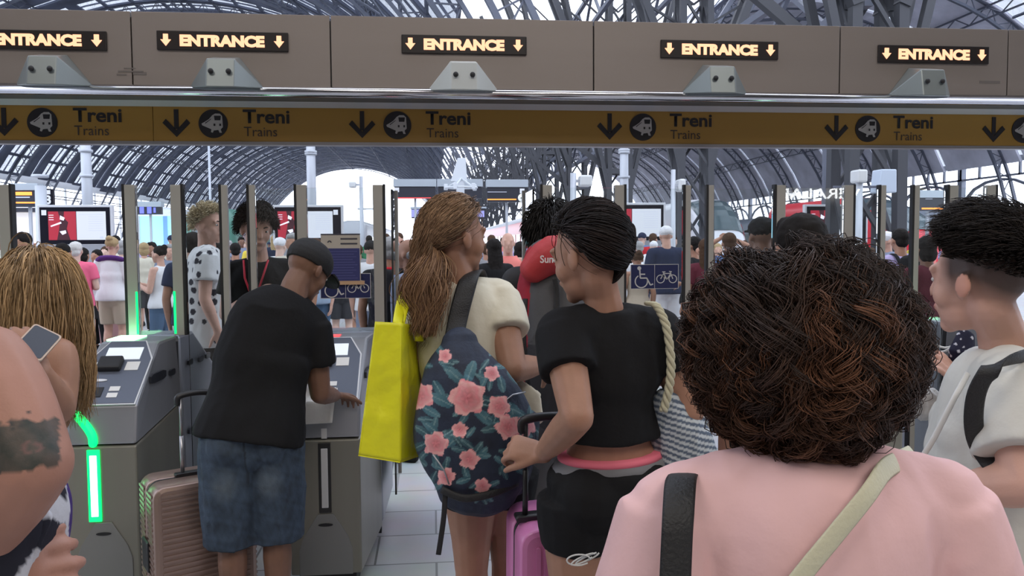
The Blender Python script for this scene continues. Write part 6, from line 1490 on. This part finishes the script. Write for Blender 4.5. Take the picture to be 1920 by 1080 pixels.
C_(1249,423,9.4,'m','down',0,'light',('tshirt','navy'),('shorts','white'),('cap','white'),'man with a white cap, dark t-shirt and white shorts behind the blue sign')
C_(1302,445,9.2,'f','one',40,'tan',('tshirt','black'),('shorts','beige'),('short','hblack'),'short haired woman in black between the two gate stiles')
r = C_(1324,450,8.2,'f','down',-5,'tan',('tshirt','maroon'),('trousers','beige'),('long','hbrown'),'woman with long brown hair in maroon just left of the curly hair')
C_(1367,438,8.4,'m','up',-12,'tan',('tshirt','blue'),('shorts','navy'),('short','hbrown'),'man in blue raising both arms to take a picture')
C_(1345,458,12,'f','down',170,'light',('tshirt','white'),('shorts','black'),('bob','hblond'),'blonde woman in white behind the man with raised arms')
C_(1431,411,5.1,'m','down',5,'brown',('tshirt','dgrey'),('trousers','black'),('cap','black'),'man in a dark cap just beyond the gate, left above the curly hair')
C_(1505,409,2.45,'m','down',0,'tan',('tshirt','black'),('trousers','dgrey'),('short','hblack'),'dark haired person queueing directly in front of the curly haired woman')
C_(1612,458,9.4,'m','down',10,'pale',('tshirt','white'),('shorts','beige'),('short','hwhite'),'white haired man in white right above the curly hair')
C_(1633,466,10.6,'f','down',-20,'tan',('tshirt','grey'),('shorts','jeans'),('bob','hbrown'),'brown haired woman in grey right of the white haired man')
C_(1664,436,10,'m','one',95,'light',('tshirt','slate'),('shorts','navy'),('cap','white'),'man in a pale cap facing left beside the black backpack')
r = C_(1689,431,7.8,'m','down',-3,'tan',('tshirt','lilac'),('trousers','navy'),('short','hblack'),'dark haired man in a lilac striped shirt under the red train')
worn(r, 'black', 'black backpack on the man in lilac under the red train')
C_(1738,446,6.6,'m','down',10,'brown',('tshirt','maroon'),('trousers','black'),('bob','hblack'),'dark figure in maroon right beside the face of the undercut person')
C_(1785,452,9,'f','down',0,'light',('tshirt','navy'),('shorts','white'),('tail','hbrown'),'brown haired woman in navy hidden behind the undercut head')
# people far down the platform, one by one
tops = ['white','navy','black','grey','coral','blue','red','cream','olive','lblue','lilac','yellow','slate','pink','green']; hairs = [('short','hblack'),('bob','hbrown'),('short','hgrey'),('long','hblond'),('short','hbrown'),('tail','hblack'),('cap','navy'),('bob','hblack')]
hn = {'hblack':'black','hbrown':'brown','hgrey':'grey','hblond':'blond','navy':'capped'}
lm = [(0,'at the far left edge'),(90,'under the far left screen'),(200,'beyond the first green lit post'),(300,'in front of the green locomotive'),(420,'beyond the staff member'),(520,'under the second screen'),(600,'behind the printed notice'),(690,'in front of the bright exit'),(780,'in the bright exit'),(900,'in front of the red and white train'),(1000,'behind the red rucksack'),(1130,'under the third screen'),(1250,'beside the thin lamp pole'),(1330,'in front of the white train'),(1450,'below the lattice columns'),(1560,'under the fourth screen'),(1660,'under the red train nose'),(1800,'behind the undercut head')]
rc = random.Random(21); used = set(); k = 0
for px in range(6, 1900, 34):
    for rep_ in range(2 if (330 < px < 1250) else 1):
        x = px+rc.uniform(-10,10)+rep_*16; Y = rc.uniform(15, 22) if rep_ == 0 else rc.uniform(23, 38); H = rc.uniform(1.60, 1.84)
        py = 457-(H-1.62)/Y*1500
        where = [n_ for a, n_ in lm if a <= x+1][-1] if x > 0 else lm[0][1]
        for _ in range(60):
            tp = rc.choice(tops); hr = rc.choice(hairs); sx = 'f' if hr[0] in ('bob','long','tail') else 'm'; fc = rc.choice((0,180))
            lb = '%s %s haired %s in %s, %s, %s' % ('distant' if Y > 22 else 'far', hn[hr[1]], 'woman' if sx == 'f' else 'man', dict(lblue='pale blue', lilac='lilac').get(tp, tp), 'facing us' if fc else 'turned away', where)
            lb = lb.replace('capped haired man', 'man in a navy cap')
            if lb not in used: break
        used.add(lb)
        C_(x, py, Y, sx, rc.choice(('down','one')), fc+rc.uniform(-35,35), rc.choice(('light','tan','pale','brown')), ('tshirt',tp), (rc.choice(('shorts','trousers')), rc.choice(('navy','beige','black','jeans','grey'))), hr, lb)
# luggage among the crowd
pc = P(167,600,12.2); suitcase('suitcase', float(pc[0]), 13.3, .05, .52, .30, .86, .1, 'large dusty pink suitcase standing under the far left screen', (mat('dusty_pink_shell', (.52,.30,.30), .4), PLB, (1.0,.16,0)))
d_ = empty('duffel_bag', P(152,640,10.2)*A3(1,1,0), 'dark duffel bag on the floor right of the long haired woman', 'bag')
o = bpy.data.objects.new('bag_body', pack_proto('duffel')); col.objects.link(o); o.parent = d_; o.scale = (.75,.8,1.55)
if not o.data.materials: o.data.materials.append(BLKC)
o.material_slots[0].link = 'OBJECT'; o.material_slots[0].material = cloth(COL['dgrey'])
mb = MB(); mb.tube([(-.12,0,.50),(-.08,0,.62),(.08,0,.62),(.12,0,.50)], .014, 8, sub=4); o = mb.build('carry_handle', BLKW); o.parent = d_
